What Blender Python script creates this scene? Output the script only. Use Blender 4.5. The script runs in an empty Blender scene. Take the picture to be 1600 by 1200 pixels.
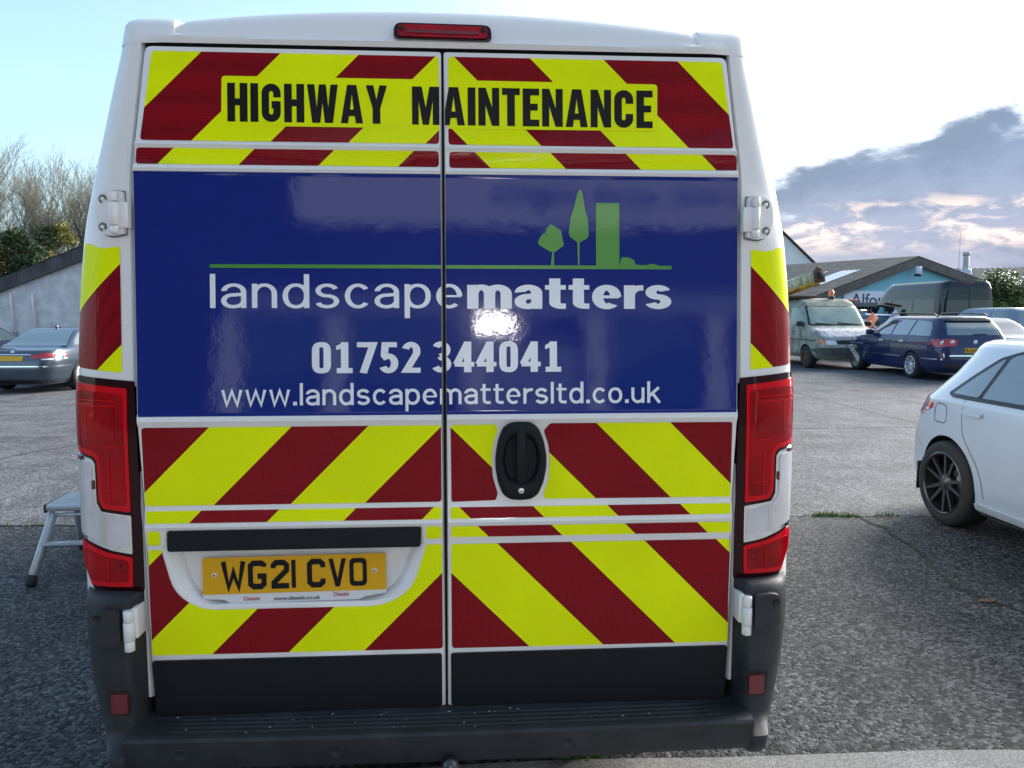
import bpy, bmesh, math, random
from mathutils import Vector, Matrix

random.seed(11)
scene = bpy.context.scene
col = scene.collection
R = math.radians

# ---------------------------------------------------------------- camera
cam_d = bpy.data.cameras.new("camera")
cam = bpy.data.objects.new("camera", cam_d)
col.objects.link(cam)
cam.location = (0.055, -2.16, 1.60)
cam.rotation_euler = (R(90 - 5.4), 0, R(-3.6))
cam_d.sensor_fit = 'HORIZONTAL'
cam_d.sensor_width = 36.0
cam_d.lens = 36.0 * 1202.0 / 1600.0
cam_d.clip_start = 0.05
cam_d.clip_end = 3000
scene.camera = cam

# ---------------------------------------------------------------- light and sky
SUN_EL, SUN_AZ = R(24), R(58)          # azimuth clockwise from +Y, seen from above
sun_d = bpy.data.lights.new("sun", 'SUN')
sun_d.energy = 2.3
sun_d.angle = R(35)
sun_d.color = (1.0, 0.95, 0.88)
sun = bpy.data.objects.new("sun", sun_d)
col.objects.link(sun)
sdir = Vector((math.sin(SUN_AZ) * math.cos(SUN_EL), math.cos(SUN_AZ) * math.cos(SUN_EL), math.sin(SUN_EL)))
sun.rotation_euler = sdir.to_track_quat('Z', 'Y').to_euler()
sun.location = (20, 20, 30)

world = bpy.data.worlds.new("World")
scene.world = world
world.use_nodes = True
wn, wl = world.node_tree.nodes, world.node_tree.links
wn.clear()


def wnode(t, **kw):
    n = wn.new(t)
    for k, v in kw.items():
        setattr(n, k, v)
    return n


def wmath(op, a, b=None, clamp=False):
    n = wnode('ShaderNodeMath', operation=op, use_clamp=clamp)
    for i, s in enumerate((a, b)):
        if s is None:
            continue
        if isinstance(s, (int, float)):
            n.inputs[i].default_value = s
        else:
            wl.new(s, n.inputs[i])
    return n.outputs[0]


def wmap(v, a, b, c, d):
    n = wnode('ShaderNodeMapRange', interpolation_type='SMOOTHSTEP')
    wl.new(v, n.inputs[0])
    for i, q in enumerate((a, b, c, d)):
        n.inputs[i + 1].default_value = q
    return n.outputs[0]


def wmix(f, a, b):
    n = wnode('ShaderNodeMix', data_type='RGBA')
    wl.new(f, n.inputs[0])
    for s, i in ((a, 6), (b, 7)):
        if isinstance(s, tuple):
            n.inputs[i].default_value = s + (1,)
        else:
            wl.new(s, n.inputs[i])
    return n.outputs[2]


sky = wnode('ShaderNodeTexSky', sky_type='NISHITA', sun_disc=False, sun_elevation=SUN_EL, sun_rotation=SUN_AZ,
            altitude=20, air_density=1.0, dust_density=1.6, ozone_density=1.4)
tc = wnode('ShaderNodeTexCoord')
sep = wnode('ShaderNodeSeparateXYZ')
wl.new(tc.outputs['Generated'], sep.inputs[0])
zc = sep.outputs[2]
mp = wnode('ShaderNodeMapping')
mp.inputs['Scale'].default_value = (1.0, 1.0, 2.6)
mp.inputs['Location'].default_value = (0.35, 0.1, 0.4)
wl.new(tc.outputs['Generated'], mp.inputs[0])


def wnoise(scale, detail, rough=0.55, dist=0.0):
    n = wnode('ShaderNodeTexNoise')
    n.inputs['Scale'].default_value = scale
    n.inputs['Detail'].default_value = detail
    n.inputs['Roughness'].default_value = rough
    n.inputs['Distortion'].default_value = dist
    wl.new(mp.outputs[0], n.inputs['Vector'])
    return n.outputs['Fac']


big = wnoise(2.3, 3)
puff = wnoise(7.5, 9, 0.56, 0.3)
fine = wnoise(15.0, 8, 0.6, 0.4)
# billowing bank that stands low over the horizon, its top edge uneven
east = wmath('ADD', wmath('MULTIPLY', sep.outputs[0], 0.62), wmath('MULTIPLY', sep.outputs[1], 0.30))
top = wmath('ADD', wmath('ADD', wmath('MULTIPLY', wmath('SUBTRACT', puff, 0.5), 0.17), wmath('MULTIPLY', wmath('SUBTRACT', fine, 0.5), 0.07)),
            wmap(east, 0.10, 0.66, -0.12, 0.225))
bank = wmap(wmath('SUBTRACT', top, zc), -0.008, 0.034, 0.0, 1.0)
gap = wmath('MULTIPLY', wmap(fine, 0.46, 0.62, 0.0, 1.0), wmath('MULTIPLY', wmap(zc, 0.06, 0.085, 0.0, 1.0), wmap(zc, 0.11, 0.14, 1.0, 0.0)))
cloud_shade = wmix(wmap(zc, 0.02, 0.2, 0.0, 1.0), (1.55, 1.6, 2.0), (0.95, 1.25, 1.75))
cloud_shade = wmix(wmap(puff, 0.40, 0.66, 0.0, 0.6), cloud_shade, (0.62, 0.80, 1.15))
cloud_c = wmix(gap, cloud_shade, (3.5, 2.9, 2.6))
# thin high veil
dp = wnode('ShaderNodeVectorMath', operation='DOT_PRODUCT')
wl.new(tc.outputs['Generated'], dp.inputs[0])
dp.inputs[1].default_value = sdir
aureole = wmap(dp.outputs['Value'], 0.45, 0.86, 0.0, 0.85)
veil = wmath('ADD', wmath('ADD', wmap(big, 0.36, 0.68, 0.06, 0.28), wmap(zc, 0.0, 0.36, 0.30, 0.0)), aureole, clamp=True)
veil_c = wmix(veil, sky.outputs[0], wmix(aureole, (1.2, 2.25, 2.75), (4.9, 5.1, 5.2)))
final = wmix(bank, veil_c, cloud_c)
bgn = wnode('ShaderNodeBackground')
wl.new(final, bgn.inputs[0])
bgn.inputs[1].default_value = 0.098
out = wnode('ShaderNodeOutputWorld')
wl.new(bgn.outputs[0], out.inputs[0])

scene.view_settings.view_transform = 'Standard'
scene.view_settings.look = 'None'
scene.view_settings.gamma = 1.0
scene.view_settings.exposure = 1.97
scene.view_settings.use_curve_mapping = False
scene.cycles.use_denoising = True
scene.cycles.max_bounces = 8
scene.cycles.sample_clamp_indirect = 8.0

# ---------------------------------------------------------------- materials
M = {}


def mat(name, base, rough=0.5, metal=0.0, coat=0.0, var=0.0, vscale=4.0, var2=None, bump=0.0, bscale=60.0,
        spec=0.5, bump2=0.0, b2scale=3.0, rvar=0.0, coat_rough=0.03, alpha=None, trans=0.0, emit=None):
    if name in M:
        return M[name]
    m = bpy.data.materials.new(name)
    m.use_nodes = True
    nt = m.node_tree
    b = nt.nodes['Principled BSDF']
    b.inputs['Base Color'].default_value = (*base, 1)
    b.inputs['Roughness'].default_value = rough
    b.inputs['Metallic'].default_value = metal
    b.inputs['Coat Weight'].default_value = coat
    b.inputs['Coat Roughness'].default_value = coat_rough
    b.inputs['Specular IOR Level'].default_value = spec
    b.inputs['Transmission Weight'].default_value = trans
    if emit:
        b.inputs['Emission Color'].default_value = (*emit[0], 1)
        b.inputs['Emission Strength'].default_value = emit[1]
    tcn = nt.nodes.new('ShaderNodeTexCoord')

    def noise(scale, detail=6, rgh=0.6):
        n = nt.nodes.new('ShaderNodeTexNoise')
        n.inputs['Scale'].default_value = scale
        n.inputs['Detail'].default_value = detail
        n.inputs['Roughness'].default_value = rgh
        nt.links.new(tcn.outputs['Object'], n.inputs['Vector'])
        return n.outputs['Fac']
    if var or var2:
        mr = nt.nodes.new('ShaderNodeMapRange')
        mr.inputs[1].default_value, mr.inputs[2].default_value = 0.32, 0.68
        nt.links.new(noise(vscale), mr.inputs[0])
        mx = nt.nodes.new('ShaderNodeMix')
        mx.data_type = 'RGBA'
        dark = var2 if var2 else tuple(c * (1 - var) for c in base)
        mx.inputs[6].default_value = (*dark, 1)
        mx.inputs[7].default_value = (*base, 1)
        nt.links.new(mr.outputs[0], mx.inputs[0])
        nt.links.new(mx.outputs[2], b.inputs['Base Color'])
    if rvar:
        mr2 = nt.nodes.new('ShaderNodeMapRange')
        mr2.inputs[1].default_value, mr2.inputs[2].default_value = 0.3, 0.7
        mr2.inputs[3].default_value, mr2.inputs[4].default_value = rough, rough + rvar
        nt.links.new(noise(vscale * 1.7), mr2.inputs[0])
        nt.links.new(mr2.outputs[0], b.inputs['Roughness'])
    last = None
    for st, sc, dist in ((bump2, b2scale, 0.02), (bump, bscale, 0.004)):
        if st:
            bn = nt.nodes.new('ShaderNodeBump')
            bn.inputs['Strength'].default_value = st
            bn.inputs['Distance'].default_value = dist
            nt.links.new(noise(sc, 3), bn.inputs['Height'])
            if last:
                nt.links.new(last, bn.inputs['Normal'])
            last = bn.outputs[0]
    if last:
        nt.links.new(last, b.inputs['Normal'])
        if coat:
            nt.links.new(last, b.inputs['Coat Normal'])
    M[name] = m
    return m


def nodes_of(m):
    return m.node_tree.nodes, m.node_tree.links, m.node_tree.nodes['Principled BSDF']


# ---------------------------------------------------------------- mesh helpers
def obj(name, bm, m, parent=None, smooth=True, loc=None):
    me = bm
    if isinstance(bm, bmesh.types.BMesh):
        me = bpy.data.meshes.new(name)
        bm.to_mesh(me)
        bm.free()
    if smooth:
        me.polygons.foreach_set('use_smooth', [True] * len(me.polygons))
    if m is not None and not me.materials:
        me.materials.append(M[m] if isinstance(m, str) else m)
    o = bpy.data.objects.new(name, me)
    col.objects.link(o)
    if parent is not None:
        o.parent = parent
    if loc:
        o.location = loc
    return o


def tag(o, label, cat, group=None, kind=None):
    o['label'] = label
    o['category'] = cat
    if group:
        o['group'] = group
    if kind:
        o['kind'] = kind
    return o


def structure(o, label=None):
    o['kind'] = 'structure'
    if label:
        o['label'] = label
    return o


def empty(name, loc=(0, 0, 0), rz=0.0):
    o = bpy.data.objects.new(name, None)
    o.empty_display_size = 0.2
    o.location = loc
    o.rotation_euler = (0, 0, rz)
    col.objects.link(o)
    return o


def copy_tree(o, parent=None):
    c = o.copy()
    col.objects.link(c)
    if parent is not None:
        c.parent = parent
    for ch in list(o.children):
        copy_tree(ch, c)
    return c


def box(bm, x0, x1, y0, y1, z0, z1, bevel=0.0, seg=1, mtx=None):
    v = [bm.verts.new((x, y, z)) for z in (z0, z1) for y in (y0, y1) for x in (x0, x1)]
    fs = []
    for q in ((0, 2, 3, 1), (4, 5, 7, 6), (0, 1, 5, 4), (2, 6, 7, 3), (0, 4, 6, 2), (1, 3, 7, 5)):
        fs.append(bm.faces.new([v[i] for i in q]))
    if bevel:
        es = list({e for f in fs for e in f.edges})
        r = bmesh.ops.bevel(bm, geom=es, offset=bevel, segments=seg, affect='EDGES', profile=0.5)
        v = list({w for f in r['faces'] for w in f.verts} | {w for w in v if w.is_valid})
    if mtx is not None:
        for w in v:
            w.co = mtx @ w.co
    return v


def boxm(*a, **k):
    bm = bmesh.new()
    box(bm, *a, **k)
    return bm


def tube(bm, pts, rad, n=8, cap=True):
    pts = [Vector(p) for p in pts]
    if not isinstance(rad, (list, tuple)):
        rad = [rad] * len(pts)
    rings = []
    for i, p in enumerate(pts):
        d = (pts[min(i + 1, len(pts) - 1)] - pts[max(i - 1, 0)]).normalized()
        a = d.orthogonal().normalized() if i == 0 else (a - d * a.dot(d)).normalized()
        b = d.cross(a)
        rings.append([bm.verts.new(p + (a * math.cos(2 * math.pi * k / n) + b * math.sin(2 * math.pi * k / n)) * rad[i]) for k in range(n)])
    for r0, r1 in zip(rings, rings[1:]):
        for k in range(n):
            bm.faces.new((r0[k], r0[(k + 1) % n], r1[(k + 1) % n], r1[k]))
    if cap:
        bm.faces.new(rings[0][::-1])
        bm.faces.new(rings[-1])


def lathe(bm, prof, n=32, mtx=None):
    """prof: (r, h) pairs turned about the local X axis"""
    rings = []
    for r, h in prof:
        ring = []
        for k in range(n):
            a = 2 * math.pi * k / n
            v = Vector((h, r * math.cos(a), r * math.sin(a)))
            ring.append(bm.verts.new(mtx @ v if mtx is not None else v))
        rings.append(ring)
    for r0, r1 in zip(rings, rings[1:]):
        for k in range(n):
            bm.faces.new((r0[k], r0[(k + 1) % n], r1[(k + 1) % n], r1[k]))


def grid(bm, rows, flip=False):
    vs = [[bm.verts.new(p) for p in r] for r in rows]
    for a, b in zip(vs, vs[1:]):
        for i in range(len(a) - 1):
            q = (a[i], a[i + 1], b[i + 1], b[i])
            bm.faces.new(q[::-1] if flip else q)
    return vs


def lerp_tab(tab, z):
    if z <= tab[0][0]:
        return tab[0][1]
    for (a, va), (b, vb) in zip(tab, tab[1:]):
        if z <= b:
            return va + (vb - va) * (z - a) / (b - a)
    return tab[-1][1]


def rpoly(pts, r, n=4):
    """polygon with rounded corners; r a number or one per corner"""
    out = []
    m = len(pts)
    for i in range(m):
        rr = r[i] if isinstance(r, (list, tuple)) else r
        p, a, b = Vector(pts[i]), Vector(pts[i - 1]), Vector(pts[(i + 1) % m])
        if rr <= 0:
            out.append(tuple(p))
            continue
        da, db = (a - p), (b - p)
        s = min(rr, da.length * 0.49, db.length * 0.49)
        p0, p1 = p + da.normalized() * s, p + db.normalized() * s
        for k in range(n + 1):
            t = k / n
            out.append(tuple(p0 * (1 - t) ** 2 + p * 2 * t * (1 - t) + p1 * t * t))
    return out


def area2(p):
    return sum(p[i - 1][0] * p[i][1] - p[i][0] * p[i - 1][1] for i in range(len(p)))


def inset(pts, d):
    if area2(pts) < 0:
        pts = pts[::-1]
    out = []
    m = len(pts)
    for i in range(m):
        p, a, b = Vector(pts[i]), Vector(pts[i - 1]), Vector(pts[(i + 1) % m])
        e0, e1 = (p - a), (b - p)
        if e0.length < 1e-7 or e1.length < 1e-7:
            out.append(tuple(p))
            continue
        e0.normalize(), e1.normalize()
        n0, n1 = Vector((-e0.y, e0.x)), Vector((-e1.y, e1.x))
        nn = n0 + n1
        k = max(0.35, 1 + n0.dot(n1))
        out.append(tuple(p + nn * (d / k)))
    return out


def stroke(path, w):
    """closed outline of a thick polyline with mitred joints"""
    P = [Vector(p) for p in path]
    L, Rr = [], []
    for i, p in enumerate(P):
        d0 = (P[i] - P[i - 1]).normalized() if i else None
        d1 = (P[i + 1] - P[i]).normalized() if i < len(P) - 1 else None
        if d0 is None:
            d0 = d1
        if d1 is None:
            d1 = d0
        n0, n1 = Vector((-d0.y, d0.x)), Vector((-d1.y, d1.x))
        o = (n0 + n1) * (0.5 * w / max(0.3, 1 + n0.dot(n1)))
        L.append(tuple(p + o))
        Rr.append(tuple(p - o))
    return L + Rr[::-1]


def fill_bm(loops):
    bm = bmesh.new()
    es = []
    for lp in loops:
        vs = [bm.verts.new((p[0], p[1], 0)) for p in lp]
        es += [bm.edges.new((vs[i - 1], vs[i])) for i in range(len(vs))]
    bmesh.ops.triangle_fill(bm, use_beauty=True, use_dissolve=False, edges=es)
    return bm


def cut_bm(bm, us=(), vs=()):
    for vals, no in ((us, (1, 0, 0)), (vs, (0, 1, 0))):
        for v in vals:
            co = (v, 0, 0) if no[0] else (0, v, 0)
            bmesh.ops.bisect_plane(bm, geom=bm.verts[:] + bm.edges[:] + bm.faces[:], dist=1e-6, plane_co=co, plane_no=no)


def keep_between(bm, no, a, b):
    n = Vector((no[0], no[1], 0))
    n2 = n.length_squared
    if a is not None:
        bmesh.ops.bisect_plane(bm, geom=bm.verts[:] + bm.edges[:] + bm.faces[:], dist=1e-6, plane_co=n * (a / n2), plane_no=n, clear_inner=True)
    if b is not None:
        bmesh.ops.bisect_plane(bm, geom=bm.verts[:] + bm.edges[:] + bm.faces[:], dist=1e-6, plane_co=n * (b / n2), plane_no=n, clear_outer=True)


def frange(a, b, s):
    n = max(1, int(round((b - a) / s)))
    return [a + (b - a) * i / n for i in range(1, n)]


def map_bm(bm, f, off, skirt=0.0):
    """carry a flat (u, v) mesh onto the surface f(u, v, d), d metres proud; skirt folds the rim back"""
    for fc in bm.faces:
        pass
    rim = [e for e in bm.edges if len(e.link_faces) == 1] if skirt else []
    uv = {v: (v.co.x, v.co.y) for v in bm.verts}
    faces = list(bm.faces)
    if faces:
        c = faces[0].calc_center_median()
        ow = f(c.x, c.y, off + 0.01) - f(c.x, c.y, off)
    low = {}
    for e in rim:
        for v in e.verts:
            if v not in low:
                low[v] = bm.verts.new(f(*uv[v], off - skirt))
    for v, (a, b) in uv.items():
        v.co = f(a, b, off)
    bm.normal_update()
    bad = [fc for fc in faces if fc.normal.dot(ow) < 0]
    if bad:
        bmesh.ops.reverse_faces(bm, faces=bad)
    for e in rim:
        fc = e.link_faces[0]
        a, b = e.verts
        # keep winding opposite to the neighbour face
        lp = [l for l in fc.loops if l.edge == e][0]
        if lp.vert == a:
            bm.faces.new((b, a, low[a], low[b]))
        else:
            bm.faces.new((a, b, low[b], low[a]))
    bm.normal_update()
    return bm


def patch(name, loops, f, off, m, parent, us=(), vs=(), skirt=0.0, smooth=True):
    bm = fill_bm(loops)
    cut_bm(bm, us, vs)
    map_bm(bm, f, off, skirt)
    o = obj(name, bm, m, parent, smooth=smooth and not skirt)
    if skirt and smooth:
        o.data.polygons.foreach_set('use_smooth', [True] * len(o.data.polygons))
        o.data.set_sharp_from_angle(angle=R(40))
    return o


def text_bm(body, box4=None, bold=0.0, spacing=1.0, shear=0.0):
    """built-in font turned to a flat mesh, stretched to x0, x1, y0, y1"""
    cu = bpy.data.curves.new('t', 'FONT')
    cu.body = body
    cu.size = 1.0
    cu.offset = bold
    cu.space_character = spacing
    cu.shear = shear
    cu.resolution_u = 5
    o = bpy.data.objects.new('t', cu)
    col.objects.link(o)
    dg = bpy.context.evaluated_depsgraph_get()
    dg.update()
    me = bpy.data.meshes.new_from_object(o.evaluated_get(dg))
    bm = bmesh.new()
    bm.from_mesh(me)
    bpy.data.objects.remove(o)
    bpy.data.meshes.remove(me)
    bpy.data.curves.remove(cu)
    bmesh.ops.triangulate(bm, faces=bm.faces[:])
    bmesh.ops.remove_doubles(bm, verts=bm.verts[:], dist=1e-5)
    if box4:
        fit(bm, *box4)
    return bm


def fit(bm, x0, x1, y0, y1):
    xs = [v.co.x for v in bm.verts]
    ys = [v.co.y for v in bm.verts]
    a, b, c, d = min(xs), max(xs), min(ys), max(ys)
    for v in bm.verts:
        v.co.x = x0 + (v.co.x - a) * (x1 - x0) / (b - a)
        v.co.y = y0 + (v.co.y - c) * (y1 - y0) / (d - c)
        v.co.z = 0


def smoothstep(a, b, x):
    t = min(1.0, max(0.0, (x - a) / (b - a)))
    return t * t * (3 - 2 * t)


def gz(x, y):
    """the yard falls a little towards the far left"""
    return -0.24 * smoothstep(5, 17, y) * smoothstep(-2, -8, x)

# ---------------------------------------------------------------- ground
def stone_mat(name, dark, light, scale, bump, rough, spec=0.35, stain=0.0, mid=0.45):
    m = mat(name, light, rough=rough, spec=spec)
    ns, ls, b = nodes_of(m)
    tcn = ns.new('ShaderNodeTexCoord')
    vor = ns.new('ShaderNodeTexVoronoi')
    vor.inputs['Scale'].default_value = scale
    vor.inputs['Randomness'].default_value = 1.0
    ls.new(tcn.outputs['Object'], vor.inputs['Vector'])
    sp = ns.new('ShaderNodeSeparateColor')
    ls.new(vor.outputs['Color'], sp.inputs[0])
    ramp = ns.new('ShaderNodeValToRGB')
    e = ramp.color_ramp.elements
    e[0].position, e[0].color = 0.0, (*dark, 1)
    e[1].position, e[1].color = 1.0, (*light, 1)
    k = e.new(mid)
    k.color = tuple(d * 0.62 + l * 0.38 for d, l in zip(dark, light)) + (1,)
    ls.new(sp.outputs[0], ramp.inputs[0])
    nz = ns.new('ShaderNodeTexNoise')
    nz.inputs['Scale'].default_value = 1.6
    nz.inputs['Detail'].default_value = 12
    nz.inputs['Roughness'].default_value = 0.68
    ls.new(tcn.outputs['Object'], nz.inputs['Vector'])
    mr = ns.new('ShaderNodeMapRange')
    mr.inputs[1].default_value, mr.inputs[2].default_value = 0.3, 0.7
    mr.inputs[3].default_value, mr.inputs[4].default_value = 1 - stain, 1.0 + stain * 0.4
    ls.new(nz.outputs['Fac'], mr.inputs[0])
    mul = ns.new('ShaderNodeMix')
    mul.data_type = 'RGBA'
    mul.blend_type = 'MULTIPLY'
    mul.inputs[0].default_value = 1.0
    ls.new(ramp.outputs[0], mul.inputs[6])
    ls.new(mr.outputs[0], mul.inputs[7])
    ls.new(mul.outputs[2], b.inputs['Base Color'])
    inv = ns.new('ShaderNodeMath')
    inv.operation = 'SUBTRACT'
    inv.inputs[0].default_value = 1.0
    ls.new(vor.outputs['Distance'], inv.inputs[1])
    ad = ns.new('ShaderNodeMath')
    ad.operation = 'ADD'
    ls.new(inv.outputs[0], ad.inputs[0])
    ls.new(sp.outputs[1], ad.inputs[1])
    bn = ns.new('ShaderNodeBump')
    bn.inputs['Strength'].default_value = bump
    bn.inputs['Distance'].default_value = 0.006
    ls.new(ad.outputs[0], bn.inputs['Height'])
    ls.new(bn.outputs[0], b.inputs['Normal'])
    return m


stone_mat('tarmac', (0.004, 0.005, 0.006), (0.165, 0.163, 0.166), 70, 0.75, 0.65, 0.15, 0.5, 0.66)
stone_mat('concrete', (0.070, 0.070, 0.075), (0.235, 0.232, 0.242), 55, 0.8, 0.75, 0.15, 0.5)
stone_mat('paving', (0.16, 0.158, 0.155), (0.36, 0.355, 0.345), 190, 0.35, 0.8, 0.3, 0.35)
mat('joint', (0.05, 0.05, 0.048), 0.95, var=0.5, vscale=9)
mat('far_ground', (0.14, 0.15, 0.11), 0.95, var=0.4, vscale=0.2)
mat('grass', (0.075, 0.16, 0.02), 0.6, var2=(0.14, 0.2, 0.04), vscale=30)
mat('weed', (0.10, 0.22, 0.025), 0.5, var2=(0.05, 0.12, 0.02), vscale=40)
mat('crack', (0.006, 0.006, 0.006), 0.95, var2=(0.035, 0.045, 0.02), vscale=14)

structure(obj('ground', boxm(-900, 900, -900, 1500, -1.2, -0.40), 'far_ground', smooth=False), 'open ground beyond the yard')


def sheet(x0, x1, y0f, y1f, dz, nx, ny, fz=gz):
    bm = bmesh.new()
    rows = []
    for j in range(ny + 1):
        row = []
        for i in range(nx + 1):
            x = x0 + (x1 - x0) * i / nx
            a, b = y0f(x), y1f(x)
            y = a + (b - a) * j / ny
            row.append((x, y, fz(x, y) + dz))
        rows.append(row)
    grid(bm, rows)
    return bm


def edge_far(x):      # seam between tarmac and concrete
    return 3.62 - 0.018 * x + 0.02 * math.sin(x * 3.1) + 0.012 * math.sin(x * 9.7)


def edge_near(x):
    return 0.43 - 0.045 * max(0, x - 1.2) + 0.012 * math.sin(x * 4.3)


structure(obj('tarmac', sheet(-14, 18, edge_near, edge_far, 0.0, 160, 6), 'tarmac'), 'coarse dark tarmac apron under the van')
structure(obj('paving', sheet(-14, 18, lambda x: -8.6, lambda x: edge_near(x) - 0.035, 0.022, 120, 12), 'paving'), 'concrete paving strip behind the van')
structure(obj('gully', sheet(-14, 18, lambda x: edge_near(x) - 0.06, lambda x: edge_near(x) + 0.02, -0.012, 120, 1), 'joint'), 'dirty joint between tarmac and paving')
yard = structure(obj('yard', sheet(-60, 80, lambda x: edge_far(max(-14, min(18, x))) - 0.05, lambda x: 90.0, -0.022, 80, 60), 'joint'), 'wide yard of weathered concrete slabs')
xs = [-30, -21.5, -13.0, -6.2, -0.3, 6.55, 13.4, 20.2, 29, 38, 48]
ys = [None, 8.0, 12.9, 17.6, 23.5, 30, 38]
for i in range(len(xs) - 1):
    for j in range(len(ys) - 1):
        a0, a1 = xs[i] + 0.014, xs[i + 1] - 0.014
        if ys[j] is None:
            f0 = lambda x: edge_far(max(-14, min(18, x))) + 0.012
        else:
            f0 = lambda x, q=ys[j]: q + 0.014 + 0.012 * math.sin(x * 2.3 + q)
        f1 = lambda x, q=ys[j + 1]: q - 0.014 + 0.012 * math.sin(x * 2.3 + q)
        obj('slab', sheet(a0, a1, f0, f1, 0.004 - 0.003 * ((i * 7 + j * 3) % 3), 24, 8), 'concrete', yard)


def ribbon(pts, w, dz, jit):
    bm = bmesh.new()
    L, rr = [], []
    fine = []
    for a, b in zip(pts, pts[1:]):
        n = max(2, int((Vector(b) - Vector(a)).length / 0.04))
        fine += [Vector(a).lerp(Vector(b), k / n) for k in range(n)]
    fine.append(Vector(pts[-1]))
    px = 0
    for i, p in enumerate(fine):
        d = (fine[min(i + 1, len(fine) - 1)] - fine[max(i - 1, 0)]).normalized()
        n = Vector((-d.y, d.x))
        px = px * 0.7 + random.uniform(-jit, jit)
        ww = w * random.uniform(0.35, 1.3)
        c = p + n * px
        L.append(c + n * ww)
        rr.append(c - n * ww)
    grid(bm, [[(p.x, p.y, gz(p.x, p.y) + dz) for p in L], [(p.x, p.y, gz(p.x, p.y) + dz) for p in rr]])
    return bm


ck = obj('crack', ribbon([(3.12, 3.6), (3.16, 3.2), (3.08, 2.7), (2.98, 2.35), (2.92, 2.0), (3.04, 1.64), (3.35, 1.35), (3.9, 1.1)], 0.016, 0.004, 0.017), 'crack')
structure(ck, 'winding crack in the tarmac')
ck2 = obj('crack', ribbon([(-7.2, 5.2), (-5.0, 6.4), (-4.6, 7.3), (-3.0, 8.6), (-2.0, 10.5)], 0.010, 0.009, 0.03), 'crack')
structure(ck2, 'crack across the concrete slab')


def blades(spots, h0, h1, w, mname, name, label, spread=0.02):
    bm = bmesh.new()
    for (x, y, n, rad) in spots:
        for _ in range(n):
            a = random.uniform(0, 6.283)
            r = rad * math.sqrt(random.random())
            bx, by = x + r * math.cos(a), y + r * math.sin(a) * 0.35
            h = random.uniform(h0, h1)
            l = random.uniform(0, 6.283)
            lx, ly = math.cos(l) * h * 0.5, math.sin(l) * h * 0.5
            z = gz(bx, by)
            p = Vector((-math.sin(l), math.cos(l), 0)) * w
            b0 = Vector((bx, by, z))
            m1 = b0 + Vector((lx * 0.4, ly * 0.4, h * 0.65))
            t = b0 + Vector((lx, ly, h))
            v = [bm.verts.new(q) for q in (b0 - p, b0 + p, m1 + p * 0.7, m1 - p * 0.7, t)]
            bm.faces.new(v[:4])
            bm.faces.new((v[3], v[2], v[4]))
    o = obj(name, bm, mname, smooth=False)
    o['kind'] = 'stuff'
    o['label'] = label
    return o


sp = [(x, edge_far(x) + random.uniform(-0.01, 0.03), random.choice((0, 6, 18, 34)), 0.05) for x in [2.68 + 0.03 * k for k in range(16)]]
sp += [(x, edge_far(x), 9, 0.05) for x in (3.28, 3.33, 3.38, 3.41)]
sp += [(-4 + 0.06 * k, edge_far(-4 + 0.06 * k), random.randint(1, 6), 0.05) for k in range(34)]
blades(sp, 0.010, 0.046, 0.004, 'grass', 'grass', 'grass growing in the seam between tarmac and concrete')
sp = [(0.52 + 0.1 * k, edge_near(1) - 0.03, random.randint(0, 7), 0.04) for k in range(20)]
blades(sp, 0.008, 0.025, 0.003, 'grass', 'moss', 'scraps of moss along the edge of the paving')


def weed(x, y, h, n, label):
    root = empty('weed', (x, y, gz(x, y)))
    tag(root, label, 'weed')
    for i in range(n):
        a = i * 2.4 + random.uniform(-.3, .3)
        ln = h * random.uniform(0.7, 1.15)
        up = random.uniform(0.5, 1.0)
        bm = bmesh.new()
        L, Rr = [], []
        for k in range(6):
            t = k / 5
            c = Vector((math.cos(a) * ln * t * 0.8, math.sin(a) * ln * t * 0.8, ln * up * t * (1.25 - 0.6 * t)))
            w = 0.011 * math.sin(math.pi * (0.12 + 0.88 * t)) + 0.001
            s = Vector((-math.sin(a), math.cos(a), 0.25)) * w
            L.append(c + s)
            Rr.append(c - s)
        grid(bm, [L, Rr])
        obj('leaf', bm, 'weed', root)


weed(0.42, 0.42, 0.10, 16, 'leafy green weed growing at the paving edge under the van step')
weed(0.50, 0.44, 0.07, 10, 'small low weed beside the leafy one under the van')

mat('dead_leaf', (0.16, 0.075, 0.04), 0.8, var=0.3, vscale=40)
bm = bmesh.new()
grid(bm, [[(-.055, 0, .006), (-.02, .022, .012), (.02, .020, .014), (.055, .004, .010)], [(-.055, 0, .006), (-.02, 0, .005), (.02, 0, .006), (.055, .004, .010)], [(-.055, 0, .006), (-.02, -.022, .013), (.02, -.020, .011), (.055, .004, .010)]])
tag(obj('fallen_leaf', bm, 'dead_leaf', loc=(2.93, 1.78, .002)), 'brown fallen leaf lying on the tarmac near the crack', 'leaf')

# ---------------------------------------------------------------- the work van
mat('van_white', (0.82, 0.805, 0.795), 0.32, coat=0.4, spec=0.5, bump=0.03, bscale=180, bump2=0.03, b2scale=4)
mat('van_black', (0.006, 0.008, 0.011), 0.45, bump=0.25, bscale=700, spec=0.25, rvar=0.15, vscale=6)
mat('van_bumper', (0.027, 0.030, 0.035), 0.42, bump=0.3, bscale=600, spec=0.45, var2=(0.012, 0.014, 0.017), vscale=9, rvar=0.25)
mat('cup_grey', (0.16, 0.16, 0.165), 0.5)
mat('rubber', (0.012, 0.012, 0.012), 0.75)
mat('glass_dark', (0.012, 0.014, 0.016), 0.04, spec=0.6, coat=0.3)
mat('black_print', (0.006, 0.006, 0.008), 0.35, spec=0.2)
mat('blue_vinyl', (0.0015, 0.016, 0.19), 0.35, coat=0.8, spec=0.03, bump=0.018, bscale=110, bump2=0.035, b2scale=5, coat_rough=0.055)
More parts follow.
